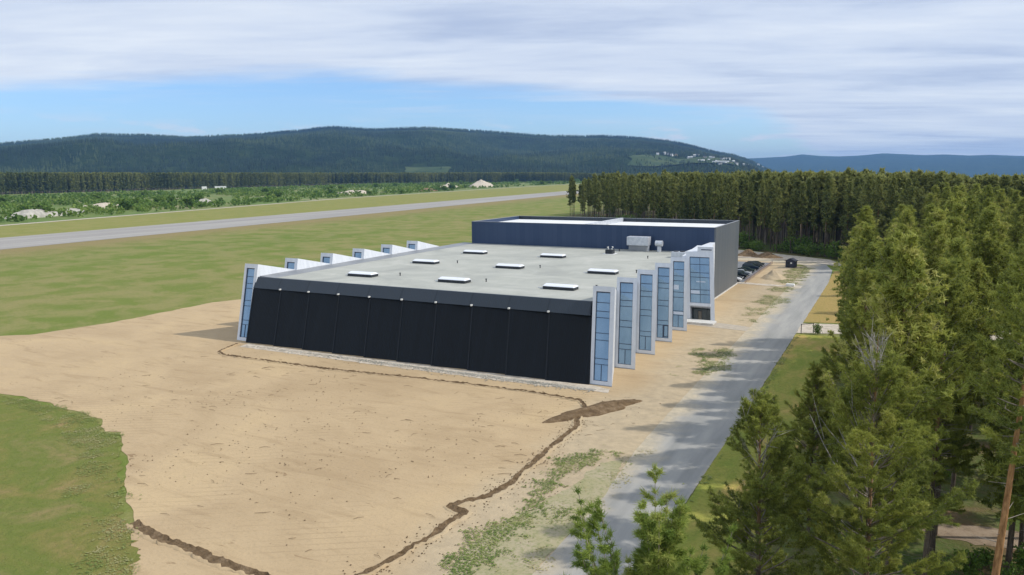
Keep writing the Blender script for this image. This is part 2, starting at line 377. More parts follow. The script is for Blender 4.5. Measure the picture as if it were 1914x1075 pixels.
M_navy = principled('navy_cladding', seam_panels((.036, .062, .125), (.05, .078, .145), 1.2, 0, 0.2, .4))
M_sidegrey = principled('grey_side_cladding', seam_panels((.115, .135, .16), (.15, .165, .18), 1.2, 1, 0.2, .5))
def m_roof(N, pos, b, o):
    sx = N.add('ShaderNodeSeparateXYZ'); N.l.new(pos, sx.inputs[0])
    f = N.noise(pos, .11, 7, .66, .7); s = N.noise(N.mapping(pos, scale=(.12, 1, 1)), .7, 5, .6)
    c = N.ramp(f, [(.34, (.44, .44, .415)), (.50, (.53, .53, .49)), (.64, (.61, .60, .56))]); c = N.mix(N.mapr(s, .52, .72, 0.0, .4), c, (.40, .40, .39))
    fr = N.math('FRACT', N.math('DIVIDE', sx.outputs[1], 2.0)); e = N.mapr(fr, .965, .985); c = N.mix(N.math('MULTIPLY', e, .3), c, (.33, .33, .32))
    N.l.new(c, b.inputs['Base Color'])
M_roof = principled('roof_membrane', m_roof, rough=.8, spec=.25, gain=(.76, .77, .74))
M_roofw = principled('white_roof_membrane', lambda N, pos, b, o: N.l.new(N.ramp(N.noise(pos, .2, 5, .6), [(.35, (.68, .69, .70)), (.65, (.80, .80, .80))]), b.inputs['Base Color']), rough=.7)
M_flash = principled('grey_flashing', lambda N, pos, b, o: N.l.new(N.ramp(N.noise(pos, .3, 5, .6), [(.35, (.23, .24, .255)), (.65, (.30, .31, .32))]), b.inputs['Base Color']), rough=.5, metal=.2)
def m_glass(N, pos, b, o):
    f = N.noise(N.mapping(pos, scale=(1, 1, .4)), .5, 3, .5); c = N.ramp(f, [(.35, (.27, .36, .53)), (.65, (.35, .44, .62))]); N.l.new(c, b.inputs['Base Color'])
M_glass = principled('blue_reflective_glass', m_glass, rough=.08, metal=.75, spec=.6, gain=(.72, .84, .78))
M_glassdark = principled('dark_entrance_glass', base=(.03, .045, .045), rough=.08, spec=.6)
M_mull = principled('dark_blue_mullion', base=(.035, .055, .10), rough=.4, spec=.4)
M_galv = principled('galvanised_steel', lambda N, pos, b, o: N.l.new(N.ramp(N.noise(pos, 1.5, 4, .6), [(.35, (.50, .53, .58)), (.65, (.66, .68, .71))]), b.inputs['Base Color']), rough=.4, metal=.35)
M_darkmetal = principled('dark_metal', base=(.03, .035, .042), rough=.5)
M_dome = principled('acrylic_dome', base=(.80, .82, .86), rough=.2, spec=.5)
M_concrete = principled('pale_concrete', lambda N, pos, b, o: N.l.new(N.ramp(N.noise(pos, 2.0, 5, .6), [(.35, (.52, .51, .48)), (.65, (.66, .65, .62))]), b.inputs['Base Color']), rough=.85)
M_lamp = principled('lamp_housing', base=(.75, .75, .72), rough=.4)
M_int = principled('entrance_interior', base=(.16, .15, .12), rough=.8)
M_palestrip = principled('pale_window_strip', base=(.62, .68, .78), rough=.8)

# ------------------------------------------------------------------ ground and terrain
# polar grid: flat valley that rises into wooded hills, measured from the valley centre
def hill_el(azd):
    a = [-180, -120, -90, -75, -66, -60.1, -57, -54.8, -52, -49.4, -46, -42, -39.8, -36.5, -33, -30, -27, -24, -20, -17.5, -15.4, -13.8, -12.4, -10.9, -9.6, -8.7, -7.5, -6, 180]
    e = [1.0, 1.2, 1.6, 1.6, 1.7, 1.94, 2.3, 2.62, 2.58, 2.50, 2.68, 3.0, 3.27, 3.12, 3.25, 3.05, 2.83, 2.60, 2.55, 2.38, 2.12, 1.78, 1.38, 1.08, .62, .18, -.15, -.35, -.35]
    return np.interp(azd, a, e)
def far_el(azd):
    a = [-180, -62, -40, -20, -13, -10.5, -9, -7.5, -6.3, -5.2, -4.0, -2.6, -1.3, 0, 1.2, 2.3, 3.6, 4.8, 6.5, 9, 14, 30, 60, 180]
    e = [.5, .5, .5, .6, .80, .88, .92, .98, 1.12, 1.0, .95, 1.0, 1.12, 1.04, .96, .99, .90, .92, .82, .80, .95, 1.0, .9, .5]
    return np.interp(azd, a, e)
CX, CY = CAM.x, CAM.y
def drop(azd, D):
    w = np.clip((np.asarray(azd, float)+15)/17., 0, 1); w = w*w*(3-2*w)*np.clip((60-np.asarray(azd, float))/30., 0, 1)
    return -np.clip(np.asarray(D, float)-850, 0, 5150)*.0125*w
def terrain_z(azd, D):
    ra = np.radians(azd); x = CX+D*np.sin(ra); y = CY+D*np.cos(ra)
    el1 = hill_el(azd); crest = 27+5600*np.tan(np.radians(el1))
    t = np.clip((D-2350)/(5600-2350), 0, 1); t = t**1.15*(1-.0)
    rise = t*t*(3-2*t)*.55+t*.45
    lump = (fbm(x/900., y/900., 4)*240*np.clip(t*3, 0, 1)*np.clip((1-t)*2.4, 0, 1)+fbm(x/260., y/260., 4)*70*np.clip(t*4, 0, 1)*np.clip((1-t)*3, .12, 1))
    on = np.clip((crest-27)/120., 0, 1)
    fall = np.clip((D-5600)/2600., 0, 1); fall = 1-fall*fall*(3-2*fall)*.9
    z1 = np.where(D > 2350, crest*rise*fall+lump*on, 0)
    # spur in front, lower
    s = np.exp(-((D-3700)/520.)**2)*np.clip(fbm(azd/7.+3, D*0+2.2, 3)+.46, 0, 1)*125*on
    z1 = np.maximum(z1, 0)+s
    z1 = np.where((D > 2350) & (D < 5550), np.minimum(z1, np.maximum(27+D*np.tan(np.radians(el1))-24, 0)), z1)
    # distant blue range
    crest2 = 27+14500*np.tan(np.radians(far_el(azd)))
    u = np.clip((D-9500)/5000., 0, 1); u = u*u*(3-2*u)
    f2 = np.clip((D-14500)/4000., 0, 1)
    z2 = crest2*u*(1-.8*f2)+fbm(x/1500., y/1500., 4)*170*u*np.clip((1-u)*3, .04, 1)
    return np.maximum(z1, z2)+drop(azd, D)*np.clip(1-np.maximum(z1, z2)/60., 0, 1)
def build_terrain():
    A = np.concatenate([np.arange(-100, -64, 1.0), np.arange(-64, 12, .14), np.arange(12, 45, 1.0)])
    Dd = np.concatenate([np.linspace(2300, 6600, 110), np.linspace(6700, 9400, 14), np.linspace(9500, 16500, 50)])
    AA, DD = np.meshgrid(A, Dd, indexing='ij'); ZZ = terrain_z(AA, DD)
    # the tree line along the crests makes the skyline slightly serrated
    ra = np.radians(AA); XX = CX+DD*np.sin(ra); YY = CY+DD*np.cos(ra)
    ZZ = np.where(DD < 2420, np.minimum(ZZ, drop(AA, DD)+(DD-2320)*.03-.5), ZZ)-.6*(ZZ < drop(AA, DD)+1)
    V = np.stack([XX, YY, ZZ], -1).reshape(-1, 3); n1, n2 = AA.shape
    i, j = np.meshgrid(np.arange(n1-1), np.arange(n2-1), indexing='ij'); a = (i*n2+j).ravel()
    F = np.stack([a, a+1, a+n2+1, a+n2], -1)
    me = np_mesh('hills', V, F[:, ::-1], [M_hill], smooth=True)
    return obj('hills', me, label='long dark green wooded hills rising behind the airfield, blue range farther off', kind='structure')
build_terrain()
Ag = np.concatenate([np.arange(-180, -64, 6.0), np.arange(-64, 12, 2.0), np.arange(12, 181, 6.0)]); Ag[-1] = 180.0
Dg = np.array([0.01, 60, 120, 200, 350, 600, 850, 1100, 1500, 2000, 2500, 3200, 4200, 6000, 9000, 14000, 26000.])
AA, DD = np.meshgrid(Ag, Dg, indexing='ij'); ra = np.radians(AA)
V = np.stack([CX+DD*np.sin(ra), CY+DD*np.cos(ra), drop(AA, DD)], -1).reshape(-1, 3)
i, j = np.meshgrid(np.arange(len(Ag)-1), np.arange(len(Dg)-1), indexing='ij'); q = (i*len(Dg)+j).ravel()
F = np.stack([q, q+len(Dg), q+len(Dg)+1, q+1], -1)[:, ::-1]
obj('ground', np_mesh('ground', V, F[:, ::-1] if False else F, [M_grass]), label='wide yellow green airfield meadow around the hall', kind='structure')

rw0, rw1 = (-319.1+.1045*410, 110.2-410), (-405.2-.104*1400, 938.4+1400)
sheet('runway', [(-262+.1015*400, 77.6-400), (-262-.1015*2000, 2077.6), (-319.1-.104*2000, 2110), (-319.1+.104*410, -300)], .05, M_runway, label='long pale grey asphalt runway across the meadow', kind='structure')
LINE = [(-330, -60), (-407.9, 160.9), (-522.9, 594.7), (-600, 1100), (-650, 1500), (-690, 2250)]
sheet('gravel_track', [(x-3.2, y) for x, y in LINE]+[(x+3.2, y) for x, y in reversed(LINE)], .09, M_gravel, .5, 12, .03, label='thin pale gravel track beyond the runway', kind='structure')
sheet('scrub_land', [(x-3.0, y) for x, y in LINE]+[(-300, 2330), (-2300, 2100), (-2200, -200)], .05, M_scrub, 1.5, 25, .02, label='green scrub land beyond the runway with pale bare spots', kind='structure')
def mirrored(pts): return pts
# bare building site
SAND = [(-140, -31), (-112, -22), (-96.5, -12), (-93.7, .5), (-94.1, 12.3), (-94.5, 26), (-91, 33), (-78, 45), (-68, 62), (-64, 95), (-60, 108), (-45, 128), (-20, 150), (-14, 160),
        (6, 161), (9, 152), (8, 142.5), (12.3, 141), (13.4, 112), (13.9, 80), (14.0, 45), (14.2, 10), (14.3, -12), (15.3, -21), (15.4, -62), (8, -64), (-8, -66),
        (-11.5, -58.5), (-13.2, -54.8), (-16.5, -52.6), (-18.6, -51.2), (-22.3, -48.8), (-30.9, -42.6), (-36.9, -38.4), (-38.6, -39.2), (-42.8, -36.4), (-49.7, -35.8), (-58, -35.2), (-66, -35.5), (-80, -37.5), (-110, -46), (-140, -60)]
sheet('bare_sand', SAND, .03, M_sand, .55, .9, .5, label='broad bare tan sand around the new hall', kind='structure')
sheet('road', [(12.9, 141), (13.2, 90), (13.4, 40), (13.6, 0), (13.9, -20), (14.9, -32), (15.0, -60), (14.6, -110), (21.2, -110), (21.35, -60), (21.4, 0), (21.2, 60), (21.0, 110), (20.0, 135), (17.0, 150), (9, 156), (-4, 157.5), (-40, 158), (-40, 151), (-4, 150.5), (6, 149.0), (11, 146)],
      .055, M_road, .10, .7, 1.2, label='straight faded grey asphalt road beside the hall', kind='structure')
sheet('side_path', [(21.2, 44.8), (27, 46.6), (46, 50.5), (80, 60), (80, 70), (46, 60.5), (27, 55.6), (21.1, 54.0)], .06, M_gravel, .3, .8, .6, label='pale gravel side path leading into the woods', kind='structure')
sheet('forecourt_strip', [(6.0, 43.9), (13.6, 42.8), (13.5, 46.6), (9.5, 47.8), (7, 48.2), (3, 47.6), (3, 44.2)], .05, principled('grey_walk', m_road, rough=.9), .18, .4, 1.4, label='thin grey walkway from tower entrance to road', kind='structure')
sheet('car_park', [(-60, 99.6), (2.2, 99.6), (2.2, 147.5), (-60, 147.5)], .05, principled('parking_asphalt', lambda N, pos, b, o: N.l.new(N.ramp(N.noise(pos, .5, 6, .6), [(.35, (.15, .155, .165)), (.65, (.21, .215, .225))]), b.inputs['Base Color']), rough=.9), .1, 1.5, .6, label='dark asphalt car park behind the hall', kind='structure')
sheet('far_gravel_bank', [(-60, 160), (-14, 158.5), (6, 157.8), (14, 153), (20, 146), (22, 150), (17, 163), (9, 168.5), (-14, 183), (-60, 215)], .055, M_gravel, .5, 1.2, .3, label='pale gravel bank between cross road and forest', kind='structure')
sheet('worn_track', [(-1, 100.4), (9, 98.8), (14.2, 99.2), (16, 98), (16, 101.2), (12, 101.0), (4, 102.2), (-1, 102.6)], .06, M_gravel, .3, .5, 1.0, label='pale worn track from car park to road', kind='structure')
sheet('road_verge', [(21.35, 43.8), (21.4, 0), (21.4, -60), (21.2, -100), (29, -100), (28.4, -50), (28, 0), (28.5, 44.5)], .045, M_verge, .15, .8, .8, label='green striped grass verge along the road', kind='structure')
sheet('dry_verge', [(21.2, 55.2), (34, 58.5), (36, 100), (30, 138), (20.5, 134), (21.0, 100)], .045, M_verge, .15, .8, .8, label='dry orange yellow grass verge beyond the side path', kind='structure')
sheet('forest_floor', [(28.4, -110), (28.0, -50), (27.6, 0), (28.2, 44), (60, 50), (200, 75), (400, 75), (400, -110)], .03, M_floor, .5, 2.5, .3, label='brown and green forest floor under the pines', kind='structure')
sheet('forest_floor', [(-150, 352), (-14, 184.5), (9, 170), (18, 163), (24, 148), (34, 130), (45, 64), (200, 82), (500, 400), (420, 600), (100, 660), (-150, 640), (-172, 560)], .04, M_floor, 1.0, 6, .2, label='dark floor of the dense pine forest behind the hall', kind='structure')
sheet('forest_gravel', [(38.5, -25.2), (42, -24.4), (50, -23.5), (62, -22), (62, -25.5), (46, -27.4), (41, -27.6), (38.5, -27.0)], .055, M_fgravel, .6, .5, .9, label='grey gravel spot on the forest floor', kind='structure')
sheet('near_grass', [(-140, -61), (-110, -46.5), (-80, -38), (-66, -36), (-58, -35.7), (-49.7, -36.3), (-42.8, -36.9), (-38.9, -39.7), (-36.6, -39.0), (-31.1, -43.0), (-22.6, -49.2), (-18.9, -51.7), (-17.2, -52.9), (-14, -54.3), (-10.5, -57), (-7.5, -61), (-5, -67), (-30, -90), (-140, -90)], .045, M_lush, .75, .3, 1.5, label='patchy lush green grass lying left of the sand', kind='structure')
sheet('gravel_apron', [(-56.5, -3.2), (-57, -1), (1, -.2), (4.6, -.6), (4.8, -2.6), (-10, -3.2), (-36, -3.4)], .05, M_gravel, .35, .6, .8, label='pale gravel apron at the foot of the black wall', kind='structure')
sheet('worn_grass', [(8.9, -42), (11.3, -33), (12.0, -24.5), (13.6, -23.0), (15.4, -30), (15.0, -36), (14.9, -60), (12.0, -60), (10.0, -50)], .05, principled('dry_grass', lambda N, pos, b, o: N.l.new(N.mix(N.mapr(N.noise(pos, 2.5, 6, .7), .45, .65), N.ramp(N.noise(pos, .35, 5, .6), [(.35, (.40, .34, .23)), (.65, (.33, .30, .16))]), (.25, .25, .12)), b.inputs['Base Color']), rough=.95), .5, .3, .8, label='worn yellowish grass edging the near road', kind='structure')

# ------------------------------------------------------------------ grass patches: thousands of leaves and tufts (uncountable)
def point_in(poly, x, y):
    poly = np.array(poly); c = np.zeros(len(x), bool); j = len(poly)-1
    for i in range(len(poly)):
        xi, yi = poly[i]; xj, yj = poly[j]
        k = ((yi > y) != (yj > y)) & (x < (xj-xi)*(y-yi)/(yj-yi+1e-12)+xi); c ^= k; j = i
    return c
def grass_patch(poly, dens, seed, label, cover=.5, size=.13, z=.064, mat=None, tint0=.35, nscale=.45, soft=1.6):
    rs = np.random.RandomState(seed); P = np.array(poly); lo = P.min(0)-1.5; hi = P.max(0)+1.5
    n = int(dens*(hi-lo).prod()); x = rs.uniform(lo[0], hi[0], n); y = rs.uniform(lo[1], hi[1], n)
    # signed distance to the outline gives a soft, broken edge
    d = np.full(n, 1e9)
    for i in range(len(P)):
        a = P[i]; b = P[(i+1) % len(P)]; e = b-a; t = np.clip(((x-a[0])*e[0]+(y-a[1])*e[1])/(e@e), 0, 1); d = np.minimum(d, np.hypot(x-a[0]-t*e[0], y-a[1]-t*e[1]))
    d = np.where(point_in(poly, x, y), d, -d)
    p = np.clip(d/soft, -1.2, .45)+fbm(x*nscale, y*nscale, 5)*3.6+fbm(x*2.1+9, y*2.1, 3)*1.3+(cover-.5)*2
    k = p*1.6 > rs.rand(n); x = x[k]; y = y[k]; n = len(x)
    a = rs.rand(n)*2*np.pi; s = size*rs.uniform(.35, 1.3, n); zz = z+rs.rand(n)*.05; V = np.zeros((n, 4, 3))
    for q in range(4):
        aa = a+q*np.pi/2+rs.uniform(-.5, .5, n); rr = s*rs.uniform(.4, 1.0, n)
        V[:, q] = np.stack([x+rr*np.cos(aa), y+rr*np.sin(aa), zz+rs.uniform(0, .3, n)*s], -1)
    F = np.arange(n*4).reshape(n, 4); t = np.clip(tint0+fbm(x*.6, y*.6, 4)*1.5+rs.uniform(-.15, .15, n), 0, 1)
    return obj('grass_patch', np_mesh('grass_patch', V.reshape(-1, 3), F, [mat or M_leafg], tint=t), label=label, cat='grass', kind='stuff')
M_leafg = foliage('grass_leaves', [(0.0, (.14, .20, .045)), (.5, (.24, .28, .08)), (1.0, (.40, .36, .18))], .2, .1)
grass_patch([(9.7, 26), (14.3, 28.2), (15.4, 18), (14.3, 12), (12, 11), (11, 15)], 60, 1, 'ragged green grass patch between second bay and the road', .62)
grass_patch([(8.5, 8), (13.5, 9), (14.6, 18), (9.5, 21)], 40, 2, 'sparse weeds on sand below the ragged roadside patch', .18)
grass_patch([(10.2, 74), (10.6, 83), (14.4, 81), (15.2, 76), (13, 72)], 40, 3, 'bright green grass wedge halfway along the sandy verge', .85)
grass_patch([(9.8, 52), (10.0, 66), (14, 69), (14.3, 60), (12.6, 51)], 40, 4, 'broken pale grass streaks beside road near the tower', .38, tint0=.6)
grass_patch([(8.5, 131), (9, 138), (14.0, 138), (14.3, 122), (13.8, 104), (9.5, 106), (9.6, 120)], 30, 5, 'yellow green grass strip by the small dark hut', .66, tint0=.6, size=.18)
grass_patch([(9.8, 97.5), (14.4, 98), (14.0, 90), (11, 89), (9.5, 93)], 34, 6, 'low green grass below the pale worn track', .62, tint0=.5, size=.16)
grass_patch([(8.4, -42), (9.4, -36), (9.2, -27), (9.6, -21.0), (12.0, -21.6), (11.0, -32), (11.2, -42), (11.8, -50), (11.0, -62), (9.8, -62), (9.6, -46)], 90, 7, 'long ragged green grass strip near the trench', .66, size=.11, tint0=.25)
grass_patch([(-66, -35.6), (-49.7, -35.9), (-42.8, -36.5), (-38.9, -39.2), (-36.6, -38.6), (-31.1, -42.6), (-22.6, -48.8), (-18.9, -51.3), (-14.5, -54.0), (-9, -58), (-12, -60), (-27, -51), (-36, -44), (-50, -39)], 60, 8, 'tufty edge of the near meadow against the sand', .45, size=.10, tint0=.55, soft=.9)
grass_patch([(21.5, -60), (21.45, 0), (21.5, 43), (22.0, 43), (22.1, 0), (22.0, -60)], 40, 10, 'rough grass fringe lining the right road edge', .5, size=.12, soft=.5)
grass_patch([(10.8, -60), (10.6, -42), (12.0, -30), (12.4, -21), (15.6, -19), (15.1, -32), (15.2, -60)], 30, 11, 'thin dry grass growing onto the near road edge', .34, size=.10, tint0=.85)
# ------------------------------------------------------------------ trenches, soil and heaps
def trench(pts, w, name, label, seed):
    rs = random.Random(seed); P = []
    for i in range(len(pts)-1):
        a = Vector(pts[i]); b = Vector(pts[i+1]); k = max(1, int((b-a).length/.3))
        for j in range(k): P.append(a+(b-a)*j/k)
    P.append(Vector(pts[-1])); prof = [(-1.5, .032), (-.95, .16), (-.5, .065), (0, .05), (.45, .065), (.9, .20), (1.5, .032)]
    V = []; F = []
    for i, p in enumerate(P):
        d = (P[min(i+1, len(P)-1)]-P[max(i-1, 0)]).normalized(); n = Vector((-d.y, d.x))
        ww = w*(.62+1.3*max(0, float(fbm(p.x*.35+seed, p.y*.35, 4))+.25)); off = float(fbm(p.x*.5, p.y*.5+seed, 4))*w*1.6
        for q, (u, z) in enumerate(prof):
            jit = rs.uniform(-.25, .25)*w; c = p+n*(u*ww+off+jit*(abs(u) > .4)); zz = z if z < .04 else z*(.5+rs.random()*.9)+.02
            V.append((c.x, c.y, zz))
    m_ = len(prof)
    for i in range(len(P)-1):
        for q in range(m_-1): F.append((i*m_+q, (i+1)*m_+q, (i+1)*m_+q+1, i*m_+q+1))
    mi = [1 if (k % (m_-1)) in (0, m_-2) else 0 for k in range(len(F))]
    return obj(name, np_mesh(name, V, [f[::-1] for f in F], [M_soil, M_sand], mi=mi), label=label, kind='structure')
trench([(-58.4, -1.6), (-57.2, -5.6), (-56.6, -7.2)], .22, 'soil_trench', 'short thin trench by the left front corner', 3)
trench([(-56.2, -7.6), (-54, -8.5), (-35.4, -8.5), (-22.8, -7.2), (-12.4, -6.6), (-3.4, -6.3), (3.0, -7.2), (4.2, -9)], .24, 'soil_trench', 'thin brown trench running in front of the black wall', 4)
trench([(5.2, -13), (6.2, -17), (6.2, -22.6), (6.6, -32.0), (6.2, -36.0), (4.8, -38.2), (4.2, -39.2), (6.0, -39.6), (5.9, -41.4), (5.5, -47), (4.6, -51), (3.8, -56)], .34, 'soil_trench', 'wide dark trench winding down towards the near road', 5)
trench([(-16.6, -52.5), (-13.5, -53.1), (-11.8, -53.4), (-7, -53.8), (-3.8, -54.0), (-1.0, -54.2), (2.5, -54.9)], .40, 'soil_trench', 'dark trench crossing the bottom of the sand', 6)

def heap(name, cx, cy, rx, ry, ang, h, mat, seed, z0=.04, power=1.0, rag=.5, n=36, m_=12, peak=0.0, **kw):
    V = [(0, 0, h)]; F3 = []; ca, sa = math.cos(R_(ang)), math.sin(R_(ang)); rs = np.random.RandomState(seed)
    V = []
    for j in range(m_+1):
        t = j/m_
        for i in range(n):
            a = 2*math.pi*i/n; r = t*(1+rag*1.6*float(fbm(math.cos(a)*1.5+seed, math.sin(a)*1.5, 4)))
            x = rx*r*math.cos(a); y = ry*r*math.sin(a)
            z = h*(1-t)**power*(1+.5*float(fbm(x/rx*3+seed, y/ry*3, 3))) + (.25*h*float(fbm(x*1.4+seed, y*1.4, 4)) if t < 1 else 0)
            V.append((x*ca-y*sa, x*sa+y*ca, max(z, .01) if t < 1 else -.02))
    F = [(j*n+i, (j+1)*n+i, (j+1)*n+(i+1) % n, j*n+(i+1) % n) for j in range(m_) for i in range(n)]
    return obj(name, np_mesh(name, V, F, [mat], smooth=False), loc=(cx, cy, z0), **kw)
heap('soil_heap', 6.0, -9.2, 6.4, 2.2, 62, .55, M_soil, 3, power=.7, rag=.75, n=90, m_=16, label='dark brown spread of dug soil where trenches meet', cat='soil heap')
heap('sand_heap', 7.6, 113.0, 3.4, 3.6, 0, 2.0, M_sand, 7, power=1.1, label='tan sand heap beside the parked cars', cat='sand heap')
heap('soil_heap', -7.5, 165, 4.2, 3.4, 10, 2.3, M_soil, 8, power=1.4, rag=.2, label='brown pointed soil heap behind the hall, left one', cat='soil heap')
heap('soil_heap', -1.2, 162.5, 5.2, 3.4, -8, 1.7, M_soil, 9, power=1.2, rag=.3, label='brown flat soil heap near fence end, right one', cat='soil heap')
M_rock = principled('pale_rock', lambda N, pos, b, o: N.l.new(N.ramp(N.noise(pos, .25, 6, .7), [(.35, (.28, .27, .23)), (.65, (.52, .49, .43))]), b.inputs['Base Color']), rough=.95)
for k, (x, y, rx, ry, a, h, mt, lb) in enumerate([
    (-476, 222, 8, 20, 15, 5.5, M_rock, 'long pale rock outcrop at far left beyond the track'), (-500, 262, 7, 16, 15, 4, M_rock, 'low pale rock right of the long outcrop'),
    (-536, 415, 7, 10, 0, 6, M_rock, 'lone pale boulder beside the gravel track'), (-560, 330, 11, 24, 12, 4.5, M_gravel, 'pale bare sand bank amid the green scrub'),
    (-700, 1110, 16, 32, 5, 8, M_gravel, 'low pale gravel heap beyond the runway'), (-690, 1215, 20, 45, 5, 13, M_gravel, 'large rounded gravel heap beyond the runway'),
    (-640, 760, 14, 40, 5, 5, M_gravel, 'flat pale earth heap near the birch scrub'), (-612, 905, 12, 26, 5, 5, M_soil, 'brown earth heap beside the gravel track')]):
    heap('rock_outcrop' if mt is M_rock else 'gravel_heap', x, y, rx, ry, a, h, mt, 20+k, z0=.05, power=.55, rag=.45, label=lb, cat='rock' if mt is M_rock else 'gravel heap')

# clods, twigs and stones lying about (uncountable)
def scatter_stones(name, n, polyfn, smin, smax, mat, seed, label, cat):
    rs = np.random.RandomState(seed); base = np.array([(1, 0, 0), (-1, 0, 0), (0, 1, 0), (0, -1, 0), (0, 0, 1), (0, 0, -.6)], float)
    Fb = np.array([(0, 2, 4), (2, 1, 4), (1, 3, 4), (3, 0, 4), (2, 0, 5), (1, 2, 5), (3, 1, 5), (0, 3, 5)])
    x, y = polyfn(rs, n); n = len(x); s = rs.uniform(smin, smax, n)
    V = base[None]*rs.uniform(.5, 1.2, (n, 6, 1))*s[:, None, None]*np.array([1, 1, .6]); a = rs.rand(n)*6.28
    X_ = V[:, :, 0]*np.cos(a)[:, None]-V[:, :, 1]*np.sin(a)[:, None]; Y_ = V[:, :, 0]*np.sin(a)[:, None]+V[:, :, 1]*np.cos(a)[:, None]
    V = np.stack([X_+x[:, None], Y_+y[:, None], V[:, :, 2]+.05+s[:, None]*.2], -1)
    F = (Fb[None]+6*np.arange(n)[:, None, None]).reshape(-1, 3)
    return obj(name, np_mesh(name, V.reshape(-1, 3), F, [mat]), label=label, cat=cat, kind='stuff')
def along_wall(rs, n):
    t = rs.rand(n)**.55; x = -57+t*60; y = -1.6-rs.gamma(2.0, .32, n); return x, y
scatter_stones('stones', 2600, along_wall, .05, .17, M_rock, 1, 'whitish stones strewn along the foot of black wall', 'stones')
def on_site(rs, n):
    x = rs.uniform(-60, 13, n*4); y = rs.uniform(-56, -4, n*4); k = point_in(SAND, x, y) & (fbm(x*.12, y*.12, 3) > .02); return x[k][:n], y[k][:n]
scatter_stones('soil_clods', 900, on_site, .03, .10, M_soil, 2, 'small dark clods strewn over the bare sand', 'soil clods')
def near_trench(rs, n):
    pts = np.array([(5.2, -13), (6.2, -17), (6.2, -22.6), (6.6, -32.0), (6.2, -36.0), (5.5, -47), (3.8, -56)]); k = rs.randint(0, 6, n); t = rs.rand(n)[:, None]
    p = pts[k]*(1-t)+pts[k+1]*t+rs.normal(0, .8, (n, 2)); return p[:, 0], p[:, 1]
scatter_stones('soil_clods', 600, near_trench, .03, .11, M_soil, 3, 'brown clods thrown up beside the wide trench', 'soil clods')
tw = MB(); rt_ = random.Random(4)
for k in range(150):
    x = rt_.uniform(-58, 12); y = rt_.uniform(-52, -9)
    if not point_in(SAND, np.array([x]), np.array([y]))[0]: continue
    a = R_(24)+rt_.gauss(0, .6); L = rt_.uniform(.25, 1.3); p = Vector((x, y, .07)); d = Vector((math.cos(a), math.sin(a), 0)); e = d.cross(Vector((0, 0, 1)))*rt_.uniform(-.2, .2)
    tw.tube([p, p+d*L*.5+e*L+Vector((0, 0, .05)), p+d*L], [.014, .02, .01], 4)
tw.build('twigs', M_soil, label='dark roots and twigs littering the raked sand', cat='twigs', kind='stuff')

# ------------------------------------------------------------------ the hall
HALL = empty('exhibition_hall', (-28, 45, 0), label='large low modern hall with black front wall, white sawtooth sides and navy rear block', cat='building')
def hb(mb, name, mats, parent=None, **kw):
    """build in world coordinates, parented to the hall (or one of its parts)"""
    o = mb.build(name, mats, parent if parent is not None else HALL, **kw)
    if parent is None: o.location = (28, -45, 0)
    return o
def xr(z): return 1.3*(1-z/10.1)                 # right wall line
def xl(z): return -59.55+1.63*(1-z/10.1)         # left wall line
def yf(z): return 4.376*z/10.1                   # leaning front
ZT = 8.45
NP_ = 10
# front: black panels, each set a little askew so that the joints step
for k in range(NP_):
    mb = MB(); a0, a1 = k/NP_, (k+1)/NP_
    def PX(u, z): return xl(z)+(xr(z)-xl(z))*u
    o0, o1 = -.50, 0.0
    p = [(PX(a0, .05), yf(.05)+o0, .0), (PX(a1, .05), yf(.05)+o1, .0), (PX(a1, .05), yf(.05)+.5, .0), (PX(a0, .05), yf(.05)+.5, .0)]
    hh = ZT-.02
    q = [(PX(a0, hh), yf(hh)+o0, hh), (PX(a1, hh), yf(hh)+o1, hh), (PX(a1, hh), yf(hh)+.5, hh), (PX(a0, hh), yf(hh)+.5, hh)]
    mb.hexa(p+q); pan = hb(mb, 'wall_panel', M_black)
    tr = MB(); e0, e1 = a0+.0001, a0+.0032; zt_ = hh-.15
    tr.hexa([(PX(e0, .1), yf(.1)+o0-.06, .1), (PX(e1, .1), yf(.1)+o0-.03, .1), (PX(e1, .1), yf(.1)+o0+.2, .1), (PX(e0, .1), yf(.1)+o0+.2, .1), (PX(e0, zt_), yf(zt_)+o0-.06, zt_), (PX(e1, zt_), yf(zt_)+o0-.03, zt_), (PX(e1, zt_), yf(zt_)+o0+.2, zt_), (PX(e0, zt_), yf(zt_)+o0+.2, zt_)])
    hb(tr, 'panel_trim', M_trim, pan)
    if k:
        lm = MB(); zc_ = ZT+.1; xx = PX(a0, zc_); yy = yf(zc_)-.64
        lm.hexa([(xx-.11, yy-.20, zc_-.10), (xx+.13, yy-.20, zc_-.10), (xx+.13, yy+.12, zc_-.10), (xx-.13, yy+.12, zc_-.10), (xx-.13, yy-.16, zc_+.10), (xx+.13, yy-.16, zc_+.10), (xx+.13, yy+.12, zc_+.10), (xx-.13, yy+.12, zc_+.10)])
        hb(lm, 'wall_lamp', M_lamp)
fa = MB(); z0, z1 = ZT, 10.12
fa.hexa([(xl(z0)+.02, yf(z0)-.57, z0), (xr(z0)-.02, yf(z0)-.57, z0), (xr(z0)-.02, yf(z0)+.9, z0), (xl(z0)+.02, yf(z0)+.9, z0),
         (xl(z1)+.02, yf(z1)-.12, z1), (xr(z1)-.02, yf(z1)-.12, z1), (xr(z1)-.02, yf(z1)+.3, z1), (xl(z1)+.02, yf(z1)+.3, z1)])
hb(fa, 'front_fascia', M_fascia)
